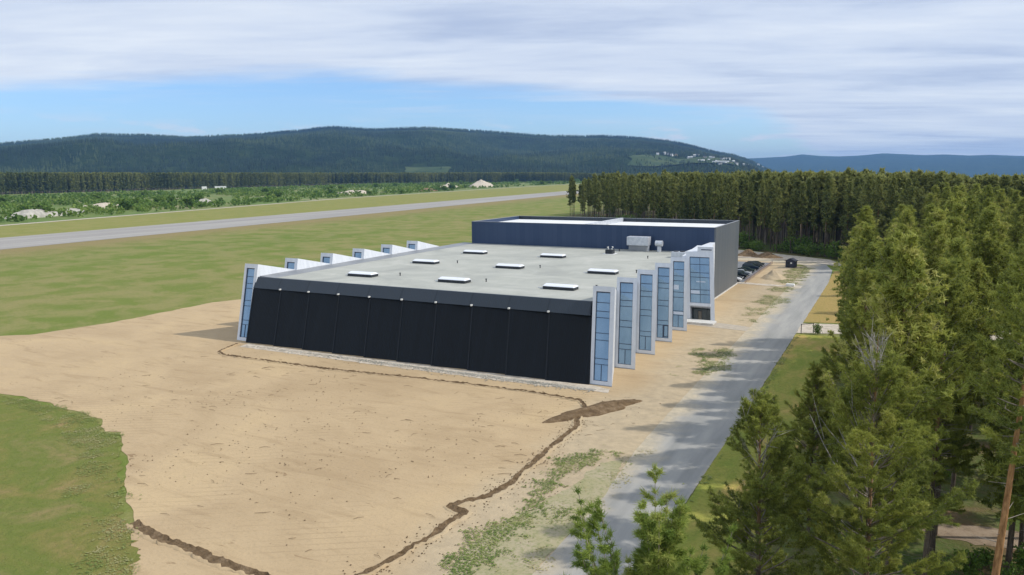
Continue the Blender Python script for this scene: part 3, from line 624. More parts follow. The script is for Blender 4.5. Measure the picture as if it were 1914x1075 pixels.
# side walls behind the teeth and the roof slab
sw = MB()
sw.hexa([(xr(0)-.5, .6, 0), (xr(0)-.01, .6, 0), (xr(0)-.01, 72.8, 0), (xr(0)-.5, 72.8, 0), (-.5, 5.0, 10.0), (-.01, 5.0, 10.0), (-.01, 72.8, 10.0), (-.5, 72.8, 10.0)])
hb(sw, 'side_wall', M_white)
sw = MB()
sw.hexa([(xl(0)+.01, .6, 0), (xl(0)+.5, .6, 0), (xl(0)+.5, 72.8, 0), (xl(0)+.01, 72.8, 0), (-59.54, 5.0, 10.0), (-59.05, 5.0, 10.0), (-59.05, 72.8, 10.0), (-59.54, 72.8, 10.0)])
hb(sw, 'side_wall', M_white)
rf = MB(); rf.box(-59.5, -.03, 4.7, 72.85, 9.6, 10.08); roof = hb(rf, 'roof', M_roof); 
fl = MB(); fl.hexa([(-59.5, 4.72, 10.085), (-55.9, 4.72, 10.085), (-56.6, 72.8, 10.085), (-59.5, 72.8, 10.085), (-59.5, 4.72, 10.24), (-55.9, 4.72, 10.10), (-56.6, 72.8, 10.10), (-59.5, 72.8, 10.24)])
hb(fl, 'roof_edge_flashing', M_flash)

class Tooth:
    """one wedge of the sawtooth side: leaning face with a tall window, tapering back to the wall"""
    def __init__(s, side, y0, xin0, xin1, xout0, xout1, ztop, dy, back, zback=10.12, lift=0.0):
        s.side = side; s.y0 = y0; s.xi = (xin0, xin1); s.xo = (xout0, xout1); s.zt = ztop; s.dy = dy; s.back = back; s.zb = zback
    def F(s, u, v, n=0.0):
        """point on the leaning face: u 0 inner .. 1 outer, v 0 ground .. 1 top, n metres outwards"""
        z = v*s.zt; xi = s.xi[0]+(s.xi[1]-s.xi[0])*v; xo = s.xo[0]+(s.xo[1]-s.xo[0])*v
        L = math.hypot(s.dy, s.zt); return (xi+(xo-xi)*u, s.y0+s.dy*v-n*s.zt/L, z+n*s.dy/L)
    def shell(s, u0, u1, v0, v1, parent):
        mb = MB(); F = s.F; r = -.28; flip = s.side < 0
        def fc(pts): mb.face(pts if not flip else pts[::-1])
        us = [0, u0, u1, 1]; vs = [0, v0, v1, 1]
        for i in range(3):
            for j in range(3):
                if i == 1 and j == 1: continue
                fc([F(us[i], vs[j]), F(us[i+1], vs[j]), F(us[i+1], vs[j+1]), F(us[i], vs[j+1])])
        for (a, b) in (((u0, v0), (u1, v0)), ((u1, v0), (u1, v1)), ((u1, v1), (u0, v1)), ((u0, v1), (u0, v0))):
            fc([F(a[0], a[1], 0), F(a[0], a[1], r), F(b[0], b[1], r), F(b[0], b[1], 0)][::-1])
        bi0 = (s.xi[0], s.y0+s.back, 0); bi1 = (s.xi[1], s.y0+s.dy+s.back, s.zb)
        fc([F(1, 0), bi0, bi1, F(1, 1)]); fc([F(0, 1), F(1, 1), bi1])
        fc([F(0, 0), F(0, 1), bi1, bi0]); fc([F(0, 0), bi0, F(1, 0)])
        return hb(mb, 'window_bay', M_white, parent)
    def bar(s, mb, u0, u1, v0, v1, n0, n1):
        F = s.F; mb.hexa([F(u0, v0, n0), F(u1, v0, n0), F(u1, v0, n1), F(u0, v0, n1), F(u0, v1, n0), F(u1, v1, n0), F(u1, v1, n1), F(u0, v1, n1)])

VF = [.123, .222, .295, .469, .548, .753, .817]
def add_window(T, bay, u0, u1, v0, v1, lines, vert_from=None, frame=.022, pale_strips=()):
    W_ = math.hypot(T.xo[0]-T.xi[0], 0); bw = .07/abs(W_); bh = .07/T.zt
    g_ = MB(); T.bar(g_, u0, u1, v0, v1, -.30, -.22); gl = hb(g_, 'window_pane', M_glass, bay)
    mm = MB()
    def V(f): return v1-(v1-v0)*f
    for (a, b, c, d) in ((u0, u0+bw, v0, v1), (u1-bw, u1, v0, v1), (u0+bw, u1-bw, v0, v0+bh), (u0+bw, u1-bw, v1-1.6*bh, v1)):
        T.bar(mm, a, b, c, d, -.215, -.13)
    for f in lines: T.bar(mm, u0+bw, u1-bw, V(f)-bh*.5, V(f)+bh*.5, -.215, -.14)
    um = (u0+u1)/2
    if vert_from is not None: T.bar(mm, um-bw*.5, um+bw*.5, v0+bh, V(vert_from)-bh*.55, -.215, -.15)
    hb(mm, 'window_frame', M_mull, bay)
    for (a, b, c, d) in pale_strips:
        bl = MB(); T.bar(bl, u0+(u1-u0)*a, u0+(u1-u0)*b, V(d), V(c), -.219, -.205); hb(bl, 'window_pale_strip', M_palestrip, bay)
SP = 9.542; ZTT = 12.18
right = []
lab = ['frontmost window bay on the road side', 'second window bay from the front', 'third window bay from the front', 'fourth window bay with a glass door', 'fifth window bay, next to the tower']
for k in range(5):
    T = Tooth(1, .345+k*SP, 1.3, 0.0, 4.3, 3.02, ZTT, 4.376, SP-.05)
    bay = T.shell(.15, .80, .045, .945, None); bay['label'] = lab[k]
    add_window(T, bay, .15, .80, .045, .945, VF, .817, pale_strips=((.06, .5, .36, .43), (.05, .97, .765, .805)) if k == 4 else ())  # fifth bay: pale strips paint in bright interior lights and a lighter pane
    if k == 3:
        d = MB(); 
        for (a, b, c, e) in ((.50, .54, .06, .215), (.74, .785, .06, .215), (.54, .74, .20, .215), (.54, .74, .06, .07)): T.bar(d, a, b, c, e, -.215, -.09)
        hb(d, 'door', M_mull, bay)
    pl = MB(); T.bar(pl, .02, 1.0, .0, .008, .0, .10); hb(pl, 'base_plate', M_flash, bay)
for k in range(6):
    T = Tooth(-1, .345+k*SP, -57.92, -59.58, -60.8, -62.5, ZTT, 4.376, SP-.05)
    bay = T.shell(.22, .84, .045, .945, None); bay['label'] = 'window bay on the meadow side, number of bays behind the front one unlike' if False else ['frontmost leaning bay on meadow side', 'second meadow side bay', 'third meadow side bay', 'fourth meadow side bay', 'fifth meadow side bay', 'rearmost meadow side bay'][k]
    add_window(T, bay, .22, .84, .045, .945, VF, .817)
# tower bay with the entrance
T = Tooth(1, 47.95, 1.9, 0.3, 7.0, 5.42, 12.3, 4.4, 20.0, 10.12)
mb = MB(); F = T.F; u0, u1 = .13, .85; ve0, ve1 = .02, .215; vg0, vg1 = .265, .925
us = [0, u0, u1, 1]; vs = [0, ve0, ve1, vg0, vg1, 1]
for i in range(3):
    for j in range(5):
        if i == 1 and j in (1, 3): continue
        mb.face([F(us[i], vs[j]), F(us[i+1], vs[j]), F(us[i+1], vs[j+1]), F(us[i], vs[j+1])])
for (c0, c1, r) in ((ve0, ve1, -1.6), (vg0, vg1, -.28)):
    for (a, b) in (((u0, c0), (u1, c0)), ((u1, c0), (u1, c1)), ((u1, c1), (u0, c1)), ((u0, c1), (u0, c0))):
        mb.face([F(a[0], a[1], r), F(a[0], a[1], 0), F(b[0], b[1], 0), F(b[0], b[1], r)])
bi0 = (1.4, 72.6, 0); bi1 = (1.34, 72.6, 12.3); bo0 = (3.9, 61, 0); bo1 = (2.6, 64, 12.3); ii1 = (.3, 72.6, 12.3)
mb.face([F(1, 0), bo0, bo1, F(1, 1)]); mb.face([bo0, bi0, bi1, bo1]); mb.face([F(0, 1), F(1, 1), bo1, bi1, ii1]); mb.face([F(0, 0), F(0, 1), ii1, (1.3, 72.6, 0)])
# raised head of the tower on the outer half
h0, h1 = F(.42, 1), F(1, 1)
mb.hexa([(h0[0], h0[1]+.003, 12.3), (h1[0], h1[1]+.003, 12.3), (h1[0]-.35, h1[1]+1.4, 12.3), (h0[0], h0[1]+1.4, 12.3), (h0[0], h0[1]+.1, 13.25), (h1[0]-.05, h1[1]+.1, 13.25), (h1[0]-.4, h1[1]+1.4, 13.25), (h0[0], h0[1]+1.4, 13.25)])
mb.box(-.9, .25, 49.5, 56, 10.1, 10.9); 
tower = hb(mb, 'entrance_tower', M_white); tower['label'] = 'wide glazed tower bay with open ground floor entrance'
sl_ = MB(); a = F(.55, 1, .0); b = F(.93, 1, 0); sl_.box(a[0], b[0], a[1]+.02, a[1]+.09, 12.62, 12.80); hb(sl_, 'slot', M_mull, tower)
g_ = MB(); T.bar(g_, u0, u1, vg0, vg1, -.30, -.22); hb(g_, 'window_pane', M_glass, tower)
mm = MB(); bw = .014; bh = .0055
def V(f): return vg1-(vg1-vg0)*f
for (p_, q_, r_, s_) in ((u0, u0+bw, vg0, vg1), (u1-bw, u1, vg0, vg1), (u0+bw, u1-bw, vg0, vg0+bh), (u0+bw, u1-bw, vg1-.008, vg1)): T.bar(mm, p_, q_, r_, s_, -.215, -.13)
prev = vg1-.008
for f in (.16, .34, .44, .71, .81): T.bar(mm, u0+bw, u1-bw, V(f)-bh*.5, V(f)+bh*.5, -.215, -.14)
cuts = [0.0, .16, .34, .44, .71, .81, 1.0]
for i in range(6): T.bar(mm, .487, .487+bw*.8, V(cuts[i+1])+bh*.6, V(cuts[i])-bh*.6-(.004 if i == 0 else 0), -.215, -.15)
hb(mm, 'window_frame', M_mull, tower)
bl = MB(); T.bar(bl, .36, .68, V(.545), V(.525), -.219, -.205); hb(bl, 'window_pale_strip', M_palestrip, tower)  # two pale strips laid on the tower glazing
bl = MB(); T.bar(bl, .15, .47, V(.80), V(.73), -.219, -.207); hb(bl, 'window_pale_strip', M_palestrip, tower)
en = MB(); T.bar(en, u0, u1, ve0, ve1, -1.72, -1.60); hb(en, 'entrance_glazing', M_glassdark, tower)
ed = MB()
for (p_, q_, r_, s_) in ((.34, .355, .025, .18), (.475, .49, .025, .18), (.355, .475, .17, .18), (u0+.01, u0+.022, .02, .21), (u1-.022, u1-.01, .02, .21), (.66, .668, .02, .21)): T.bar(ed, p_, q_, r_, s_, -1.59, -1.50)
hb(ed, 'door', M_darkmetal, tower)
ds = MB(); T.bar(ds, .357, .473, .03, .168, -1.59, -1.55); hb(ds, 'door_pane', principled('brownish_door', base=(.20, .17, .13), rough=.3), tower)
st = MB(); st.box(1.6, 7.3, 45.0, 47.93, .06, .42); hb(st, 'entrance_slab', M_concrete, tower, bevel=.03)
cn = MB(); T.bar(cn, u0-.01, u1+.02, ve1+.004, vg0-.012, .002, .35); hb(cn, 'canopy', M_white, tower)

# rear block
bx0, bx1, by0, by1, bz = -57.5, 1.35, 72.9, 98.9, 15.34
rb = MB()
rb.box(bx0, bx1-.3, by0, by0+.3, 0, bz); hb(rb, 'rear_block_front_wall', M_navy)
rb = MB(); rb.box(bx1-.3+.001, bx1, by0+.0, by1, .35, bz); hb(rb, 'rear_block_side_wall', M_sidegrey)
rb = MB(); rb.box(bx1-.28, bx1+.06, by0+.02, by1+.05, 0, .345); hb(rb, 'rear_block_plinth', M_concrete)
rb = MB(); rb.box(bx0, bx1-.3, by1-.3, by1, 0, bz); rb.box(bx0, bx0+.3, by0+.3, by1-.3, 0, bz); hb(rb, 'rear_block_far_walls', M_navy)
rb = MB(); rb.box(bx0+.3, bx1-.3, by0+.3, by1-.3, 14.0, 14.5); rr = hb(rb, 'rear_block_roof', M_roofw)
rb = MB(); rb.box(-28.1, -27.5, by0+.32, by1-.32, 14.51, bz+.12); hb(rb, 'roof_divider', M_galv)
rb = MB()
cz = bz+.004; rb.box(bx0-.05, bx1+.05, by0-.05, by0+.36, cz, cz+.07); rb.box(bx0-.05, bx1+.05, by1-.36, by1+.05, cz, cz+.07)
rb.box(bx0-.05, bx0+.36, by0+.37, by1-.37, cz, cz+.07); rb.box(bx1-.36, bx1+.05, by0+.37, by1-.37, cz, cz+.07); hb(rb, 'parapet_cap', M_flash)
rb = MB(); rb.box(bx0+.31, bx1-.31, by1-.36, by1-.31, 14.51, bz-.03); hb(rb, 'parapet_shade_strip', M_fascia)  # dark strip paints in the shade on the back parapet's inner face

# roof fittings
def skylight(x, y, label):
    mb = MB(); mb.box(x-2.45, x+2.45, y-.95, y+.95, 10.08, 10.52); s_ = hb(mb, 'skylight', M_darkmetal, label=label)
    d = MB(); n = 8; xs_ = [x-2.5, x-2.3, x, x+2.3, x+2.5]
    pr = [(-1.0, 10.525), (-.95, 10.60), (-.5, 10.78), (0, 10.84), (.5, 10.78), (.95, 10.60), (1.0, 10.525)]
    hs = [.0, 1, 1, 1, .0]
    base = [[(xx, y+py, 10.525+(pz-10.525)*h) for py, pz in pr] for xx, h in zip(xs_, hs)]
    vs_ = [p for r in base for p in r]; m_ = len(pr)
    fs = [(i*m_+j, (i+1)*m_+j, (i+1)*m_+j+1, i*m_+j+1) for i in range(4) for j in range(m_-1)]
    d.mesh(vs_, fs); hb(d, 'dome', M_dome, s_)
    c = MB(); c.box(x-3.6, x-2.5, y-.1, y+.1, 10.085, 10.17); hb(c, 'cable_tray', M_galv, s_)
for x, y, l in ((-44, 12.6, 'nearest left roof skylight'), (-44.4, 32.4, 'middle left roof skylight'), (-44.5, 51.6, 'far left roof skylight'), (-26.3, 12.8, 'nearest centre roof skylight'),
                (-26.4, 32.3, 'middle centre roof skylight'), (-26.4, 51.5, 'far centre roof skylight'), (-8.2, 12.9, 'nearest right roof skylight'), (-8.6, 32.0, 'middle right roof skylight')): skylight(x, y, l)
def duct():
    mb = MB(); mb.box(-17.0, -12.2, 69.6, 71.9, 11.3, 13.2); o = hb(mb, 'air_duct', M_galv, bevel=.12, label='large galvanised air duct on the roof')
    c = MB(); c.box(-16.6, -12.6, 69.9, 71.6, 10.09, 11.29); hb(c, 'duct_base', M_flash, o)
    c = MB(); c.tube([(-12.6, 70.8, 10.09), (-12.6, 70.8, 11.28)], [.35, .35], 10); hb(c, 'duct_leg', M_galv, o)
    mb = MB(); mb.tube([(-9.9, 70.2, 10.09), (-9.9, 70.2, 11.3)], [.45, .45], 12); o = hb(mb, 'roof_vent', M_galv, label='small galvanised vent right of the duct')
    c = MB(); c.tube([(-10.7, 70.2, 11.9), (-9.2, 70.2, 11.9)], [.62, .62], 12); hb(c, 'vent_hood', M_galv, o)
    mb = MB(); mb.box(-19.1, -17.5, 62.0, 63.4, 10.09, 10.95); o = hb(mb, 'fan_unit', M_darkmetal, label='small dark fan unit with two white caps')
    c = MB()
    for dx in (-.35, .45): c = MB(); c.tube([(-18.3+dx, 62.6, 10.96), (-18.3+dx, 62.6, 11.2), (-18.3+dx*1.4, 62.6, 11.55)], [.12, .13, .22], 8); hb(c, 'vent_cap', M_lamp, o)
    c = MB(); c.box(-19.6, -17.0, 61.4, 64.2, 10.084, 10.10); hb(c, 'fan_pad', M_roofw, o)
    mb = MB(); mb.box(-4.6, -1.9, 60.2, 62.6, 10.09, 11.25); o = hb(mb, 'cooling_unit', M_galv, label='grey cooling unit behind the tower', bevel=.05)
    for fx_ in (-3.9, -2.6): c = MB(); c.tube([(fx_, 61.3, 11.26), (fx_, 61.3, 11.42)], [.5, .5], 14); hb(c, 'fan', M_darkmetal, o)
    mb = MB(); mb.hexa([(-1.7, 56.5, 10.09), (-.2, 56.5, 10.09), (-.2, 69, 10.09), (-1.7, 69, 10.09), (-1.5, 56.5, 10.9), (-.3, 56.5, 10.9), (-.3, 69, 11.9), (-1.5, 69, 11.9)]); hb(mb, 'stair_head', M_white)
    for x, y in ((-38.5, 15.5), (-39, 35), (-21.8, 15), (-21.5, 34.6), (-3.6, 15.6), (-3.7, 35), (-18, 67.8), (-8.4, 57)):
        c = MB(); c.tube([(x, y, 10.085), (x, y, 10.5)], [.09, .09], 8); c.tube([(x, y, 10.5), (x, y, 10.6)], [.16, .16], 8); hb(c, 'vent_pipe', M_darkmetal)
duct()

# ------------------------------------------------------------------ trees
def tufts_mesh(P, D, T, nb, ln, wd, spread, rs):
    """needle clumps: nb narrow triangles at each point"""
    n = len(P); P = np.repeat(P, nb, 0); D = np.repeat(D, nb, 0); T = np.repeat(T, nb)
    r = rs.normal(0, 1, (n*nb, 3)); r /= np.linalg.norm(r, axis=1)[:, None]; d = D*(1-spread)+r*spread; d /= np.linalg.norm(d, axis=1)[:, None]+1e-9
    s = np.cross(d, rs.normal(0, 1, (n*nb, 3))); s /= np.linalg.norm(s, axis=1)[:, None]+1e-9
    L = ln*rs.uniform(.6, 1.25, n*nb)[:, None]; w = wd*rs.uniform(.7, 1.3, n*nb)[:, None]
    P = P+rs.normal(0, ln*.18, P.shape)
    V = np.stack([P-d*L*.25-s*w, P-d*L*.25+s*w, P+d*L], 1).reshape(-1, 3)
    F = np.arange(len(V)).reshape(-1, 3); return V, F, np.clip(T+rs.uniform(-.12, .12, n*nb), 0, 1)
def wood_tubes(segs, n=3):
    """segs: list of (points Nx3, radii N)"""
    V = []; F = []; c = 0
    for pts, rad in segs:
        pts = np.asarray(pts); k = len(pts); d = np.gradient(pts, axis=0); d /= np.linalg.norm(d, axis=1)[:, None]+1e-9
        a = np.cross(d, [0.13, .27, .95]); a /= np.linalg.norm(a, axis=1)[:, None]+1e-9; b = np.cross(d, a)
        for q in range(n):
            t = 2*np.pi*q/n; V.append(pts+(a*np.cos(t)+b*np.sin(t))*np.asarray(rad)[:, None])
        for q in range(n):
            q2 = (q+1) % n; i = np.arange(k-1); F.append(np.stack([c+q*k+i, c+q*k+i+1, c+q2*k+i+1, c+q2*k+i], -1))
        c += n*k
    return np.concatenate(V), np.concatenate(F)
def pine(seed, h, cb, Lmax, gap, per, lod, lean=(0, 0), open_=0.0, cup=0.0, dead_top=0.0, tuft=None, twigs=False):
    rs = np.random.RandomState(seed); r0 = .0075*h+.03
    tz = np.linspace(0, h, 12); wob = .02*h*(rs.rand()-.5); ph = rs.rand()*6
    def axis(z): z = np.asarray(z, float); return np.stack([lean[0]*z+wob*np.sin(z/h*3+ph)-wob*math.sin(ph), lean[1]*z+wob*np.cos(z/h*2.5+ph)-wob*math.cos(ph), z], -1)
    trunk = (axis(tz), r0*(1-tz/h)**.8+.012)
    segs = []; P = []; D = []; T = []; dead = []
    z = cb*h; wf = 1.0
    while z < h-.25:
        t = (h-z)/(h*(1-cb)); live = z < h-dead_top
        prof = wf*min(1.0, (t*1.7+.03)**(.66 if lod < 2 else .78))*(1-.45*max(0, t-.5)/.5)
        for b in range(per if rs.rand() > open_*.4 else per-1):
            L = Lmax*prof*rs.uniform(.38, 1.2)
            if rs.rand() < open_*.25: L *= .45
            if twigs and rs.rand() < .10: live_b = False
            else: live_b = live
            a = rs.rand()*2*np.pi; e0 = R_(66-62*min(1, t*1.15)+rs.uniform(-12, 12)) if t < .9 else R_(rs.uniform(-18, 10))
            z_ = z+rs.uniform(-.4, .4)*gap; o = axis(z_); s = np.linspace(0, 1, 5)
            rr = L*s*math.cos(e0)*(1-.1*s); zz = L*s*math.sin(e0)+L*(cup+.18)*s**2-(.10*L*s if t > .6 else 0)
            pts = np.stack([o[0]+rr*math.cos(a), o[1]+rr*math.sin(a), o[2]+zz], -1)
            rad = (.009*L+.012)*(1-.75*s); (segs if live_b else dead).append((pts, rad))
            if not live_b:
                for q in range(3):
                    f = rs.uniform(.3, .9); p0 = pts[0]+(pts[-1]-pts[0])*f; dd = rs.normal(0, 1, 3)*.5+(pts[-1]-pts[0])/L*.6; dead.append((np.stack([p0, p0+dd*.22*L, p0+dd*.42*L]), np.array([.014, .01, .004])))
                continue
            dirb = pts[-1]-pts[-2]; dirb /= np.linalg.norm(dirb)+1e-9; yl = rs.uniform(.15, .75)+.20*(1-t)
            if lod == 0:
                for f in np.arange(.5, 1.01, .17/max(L, .4)):
                    p = pts[0]*0; i = min(3, int(f*4)); ff = f*4-i; p = pts[i]*(1-ff)+pts[i+1]*ff; P.append(p); D.append(dirb); T.append(yl)
                k = int(L/.30)+1
                for q in range(k):
                    f = rs.uniform(.4, .98); i = min(3, int(f*4)); ff = f*4-i; p = pts[i]*(1-ff)+pts[i+1]*ff
                    side = rs.choice([-1, 1])*rs.uniform(.5, 1.1); hx, hy = math.cos(a+side), math.sin(a+side); tl = (1-f)*.42*L+.28
                    d = np.array([hx*.85, hy*.85, rs.uniform(.05, .75)]); d /= np.linalg.norm(d); e = p+d*tl; segs.append((np.stack([p, e]), np.array([.011, .004])))
                    for g_ in np.arange(.35, 1.05, .15/tl): P.append(p+d*tl*min(g_, 1)); D.append(d); T.append(yl+rs.uniform(-.1, .1))
            else:
                k = {1: int(L/.22)+2, 2: 3, 3: 2}[lod]
                for q in range(k):
                    f = rs.uniform(.35, 1.0); i = min(3, int(f*4)); ff = f*4-i; p = pts[i]*(1-ff)+pts[i+1]*ff
                    sp_ = L*.30*(1.1-f)+.12; p = p+rs.normal(0, sp_, 3)*np.array([1, 1, .45]); P.append(p); D.append(dirb*.6+np.array([0, 0, .5])); T.append(yl+rs.uniform(-.15, .15))
        z += gap*rs.uniform(.6, 1.4); wf = rs.uniform(.72, 1.12)
    top = axis(h)
    if not dead_top:
        for q in range(8 if lod < 2 else 3): P.append(top-np.array([0, 0, .16*q])); D.append(np.array([0, 0, 1.0])); T.append(.7)
    tp = tuft or {0: (26, .175, .0135, .62), 1: (14, .33, .046, .7), 2: (7, .70, .20, .75), 3: (5, 1.1, .42, .8)}[lod]
    Vf, Ff, Tf = tufts_mesh(np.array(P), np.array(D), np.array(T), tp[0], tp[1], tp[2], tp[3], rs)
    nseg = {0: 9, 1: 7, 2: 5, 3: 3}[lod]; 
    if lod == 3: trunk = (axis(np.array([0, h*.8])), np.array([r0, .05]))
    tv, tf = wood_tubes([trunk], nseg)
    if lod <= 1:
        # dead stubs below the crown
        for q in range(14 if lod == 0 else 6):
            zz = rs.uniform(.3, 1.0)*cb*h+.5; a = rs.rand()*6.28; o = axis(zz); L = rs.uniform(.3, 1.3); segs.append((np.stack([o, o+np.array([math.cos(a)*L, math.sin(a)*L, rs.uniform(-.2, .25)*L])]), np.array([.02, .006])))
    bv = bf = None
    if lod <= 2 and segs: bv, bf = wood_tubes(segs if lod < 2 else segs[::2], 3)
    dv = wood_tubes(dead, 3) if dead else None
    return dict(tv=tv, tf=tf, fv=Vf, ff=Ff, ft=Tf, bv=bv, bf=bf, dead=dv, h=h)
def tree_meshes(t, far=False):
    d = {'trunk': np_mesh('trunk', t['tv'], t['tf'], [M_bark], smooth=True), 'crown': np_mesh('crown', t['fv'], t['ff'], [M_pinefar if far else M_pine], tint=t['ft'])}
    if t['bv'] is not None: d['branches'] = np_mesh('branches', t['bv'], t['bf'], [M_branch])
    if t['dead'] is not None: d['dead_branches'] = np_mesh('dead_branches', t['dead'][0], t['dead'][1], [M_dead])
    return d
def plant(md, x, y, rz, s, label, group=None, name='pine_tree', cat='pine tree', z=0.0):
    e = empty(name, (x, y, z), rz, label=label, cat=cat, group=group); e.scale = (s[0], s[0], s[1])
    for k, me in md.items(): obj(k, me, e)
    return e

# foreground pines, each its own model
hero = [
 (dict(seed=11, h=16.4, cb=.28, Lmax=3.9, gap=.62, per=7, lod=0, open_=.8, cup=.95, tuft=(44, .25, .0145, .52)), (29.4, -66.4), 'young open pine with upswept branches at bottom centre, in front of the road'),
 (dict(seed=12, h=16.9, cb=.12, Lmax=3.7, gap=.46, per=8, lod=0, open_=.4, lean=(-.01, 0), twigs=True), (30.9, -54.0), 'bushy pine beside the verge, left of the grey topped pine'),
 (dict(seed=13, h=19.8, cb=.12, Lmax=5.1, gap=.46, per=8, lod=0, open_=.3, dead_top=1.9, twigs=True), (35.4, -53.4), 'largest near pine with bare grey dead branches at its top'),
 (dict(seed=14, h=24.0, lean=(.060, .105), cb=.72, Lmax=2.3, gap=.50, per=6, lod=0, open_=.6), (38.65, -61.2), 'pine with orange sunlit trunk at the right edge'),
 (dict(seed=15, h=20.3, cb=.16, Lmax=3.6, gap=.48, per=8, lod=0, open_=.3, twigs=True), (34.2, -33.5), 'full pine beside the verge behind the grey topped pine'),
 (dict(seed=16, h=21.3, cb=.30, Lmax=3.4, gap=.42, per=8, lod=0, open_=.3, twigs=True), (38.4, -37.5), 'tall pine behind and right of the grey topped pine'),
 (dict(seed=17, h=11.0, cb=.18, Lmax=2.6, gap=.38, per=7, lod=0, open_=.3), (32.8, -61.5), 'small pine low at the bottom between two near pines'),
 (dict(seed=18, h=13.2, cb=.08, Lmax=3.0, gap=.38, per=8, lod=0, open_=.3), (31.0, -31.5), 'short bushy pine overhanging the grass verge'),
]
for prm, (x, y), lb in hero:
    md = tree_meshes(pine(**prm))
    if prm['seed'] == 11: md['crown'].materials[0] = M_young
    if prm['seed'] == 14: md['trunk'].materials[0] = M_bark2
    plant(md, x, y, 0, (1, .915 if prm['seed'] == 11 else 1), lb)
rng = random.Random(21)
mids = [tree_meshes(pine(seed=30+i, h=22, cb=[.30, .38, .20, .34, .42][i], Lmax=[3.4, 3.1, 3.6, 3.2, 3.0][i], gap=.52, per=8, lod=1, open_=.3)) for i in range(5)]
placed = [p for _, p, _ in hero]
def in_view(x, y, margin=6.0):
    dx, dy = x-CX, y-CY; a = math.degrees(math.atan2(dx, dy)); D = math.hypot(dx, dy); ms = math.degrees(math.atan2(margin, D)); return -61-ms < a < 7.5+ms
def ok(x, y, md):
    return all((x-a)**2+(y-b)**2 > md*md for a, b in placed)
def near_corridor(x, y):
    # sight line into the open forest floor
    ax, ay, bx, by = 39.6, -48, 50.5, 40; t = ((x-ax)*(bx-ax)+(y-ay)*(by-ay))/((bx-ax)**2+(by-ay)**2); px, py = ax+t*(bx-ax), ay+t*(by-ay)
    return 0 < t < 1 and abs(x-px) < 1.9
count = 0; tries = 0
# roadside wood, nearest rows
spec = [(35.2, -22), (34.0, -13), (33.0, -4), (32.4, 5), (31.8, 14), (31.4, 23), (31.0, 32), (31.2, 40), (37.0, -16), (37, -6), (36.2, 3), (36, 12), (35.4, 21), (35.5, 31), (36, 41)]
for (x, y) in spec:
    s = rng.uniform(.86, .99); placed.append((x, y)); count += 1
    plant(mids[count % 5], x, y, rng.uniform(0, 6.28), (s*rng.uniform(.95, 1.15), s), 'tall pine in the roadside wood, first rows beside the verge', 'pines in the first rows beside the road verge')
while count < 78 and tries < 4000:
    tries += 1; y = rng.uniform(-44, 46); x = rng.uniform(36, 36+(y+100)*.19+9)
    if not in_view(x, y, 7) or near_corridor(x, y) or not ok(x, y, 3.4): continue
    s = rng.uniform(.88, 1.07); placed.append((x, y)); count += 1
    plant(mids[rng.randrange(5)], x, y, rng.uniform(0, 6.28), (s*rng.uniform(.9, 1.1), s), 'tall pine deeper in the roadside wood at the right', 'pines deeper in the roadside wood')
print('roadside', count)
# wood beyond the side path
tries = 0; c2 = 0
while c2 < 46 and tries < 6000:
    tries += 1; y = rng.uniform(60, 160); x = rng.uniform(44, 44+(y+90)*.12+8)
    if y > 130: x -= rng.uniform(0, 12)
    if not in_view(x, y, 5) or not ok(x, y, 4.0): continue
    s = rng.uniform(.9, 1.08); placed.append((x, y)); c2 += 1
    plant(mids[rng.randrange(5)], x, y, rng.uniform(0, 6.28), (s, s), 'pine in the wood beyond the gravel side path', 'pines beyond the side path')
# edge of the big forest behind the hall
fars = [tree_meshes(pine(seed=50+i, h=24, cb=[.34, .46, .24, .38, .28][i], Lmax=[3.1, 2.6, 3.4, 2.8, 3.2][i], gap=.74, per=6, lod=2, open_=.9), True) for i in range(5)]
EDGE = [(-150, 352), (-80, 268), (-14, 186), (10, 172), (20, 165), (27, 150), (34, 135)]
def edge_pt(t):
    L = [math.dist(EDGE[i], EDGE[i+1]) for i in range(len(EDGE)-1)]; d = t*sum(L)
    for i, l in enumerate(L):
        if d <= l: f = d/l; return EDGE[i][0]+(EDGE[i+1][0]-EDGE[i][0])*f, EDGE[i][1]+(EDGE[i+1][1]-EDGE[i][1])*f
        d -= l
    return EDGE[-1]
c3 = 0; tries = 0
while c3 < 170 and tries < 9000:
    tries += 1; t = rng.random(); x, y = edge_pt(t); dpt = (rng.random()**1.5)*26+1.0; x += dpt*.76; y += dpt*.65
    x += rng.uniform(-1, 1)
    if not ok(x, y, 3.0): continue
    s = rng.uniform(.80, 1.06); placed.append((x, y)); c3 += 1
    plant(fars[rng.randrange(5)], x, y, rng.uniform(0, 6.28), (s, s), 'dark pine on the forest edge behind the hall', 'pines along the forest edge behind the hall')
print('trees', count+c2+c3)

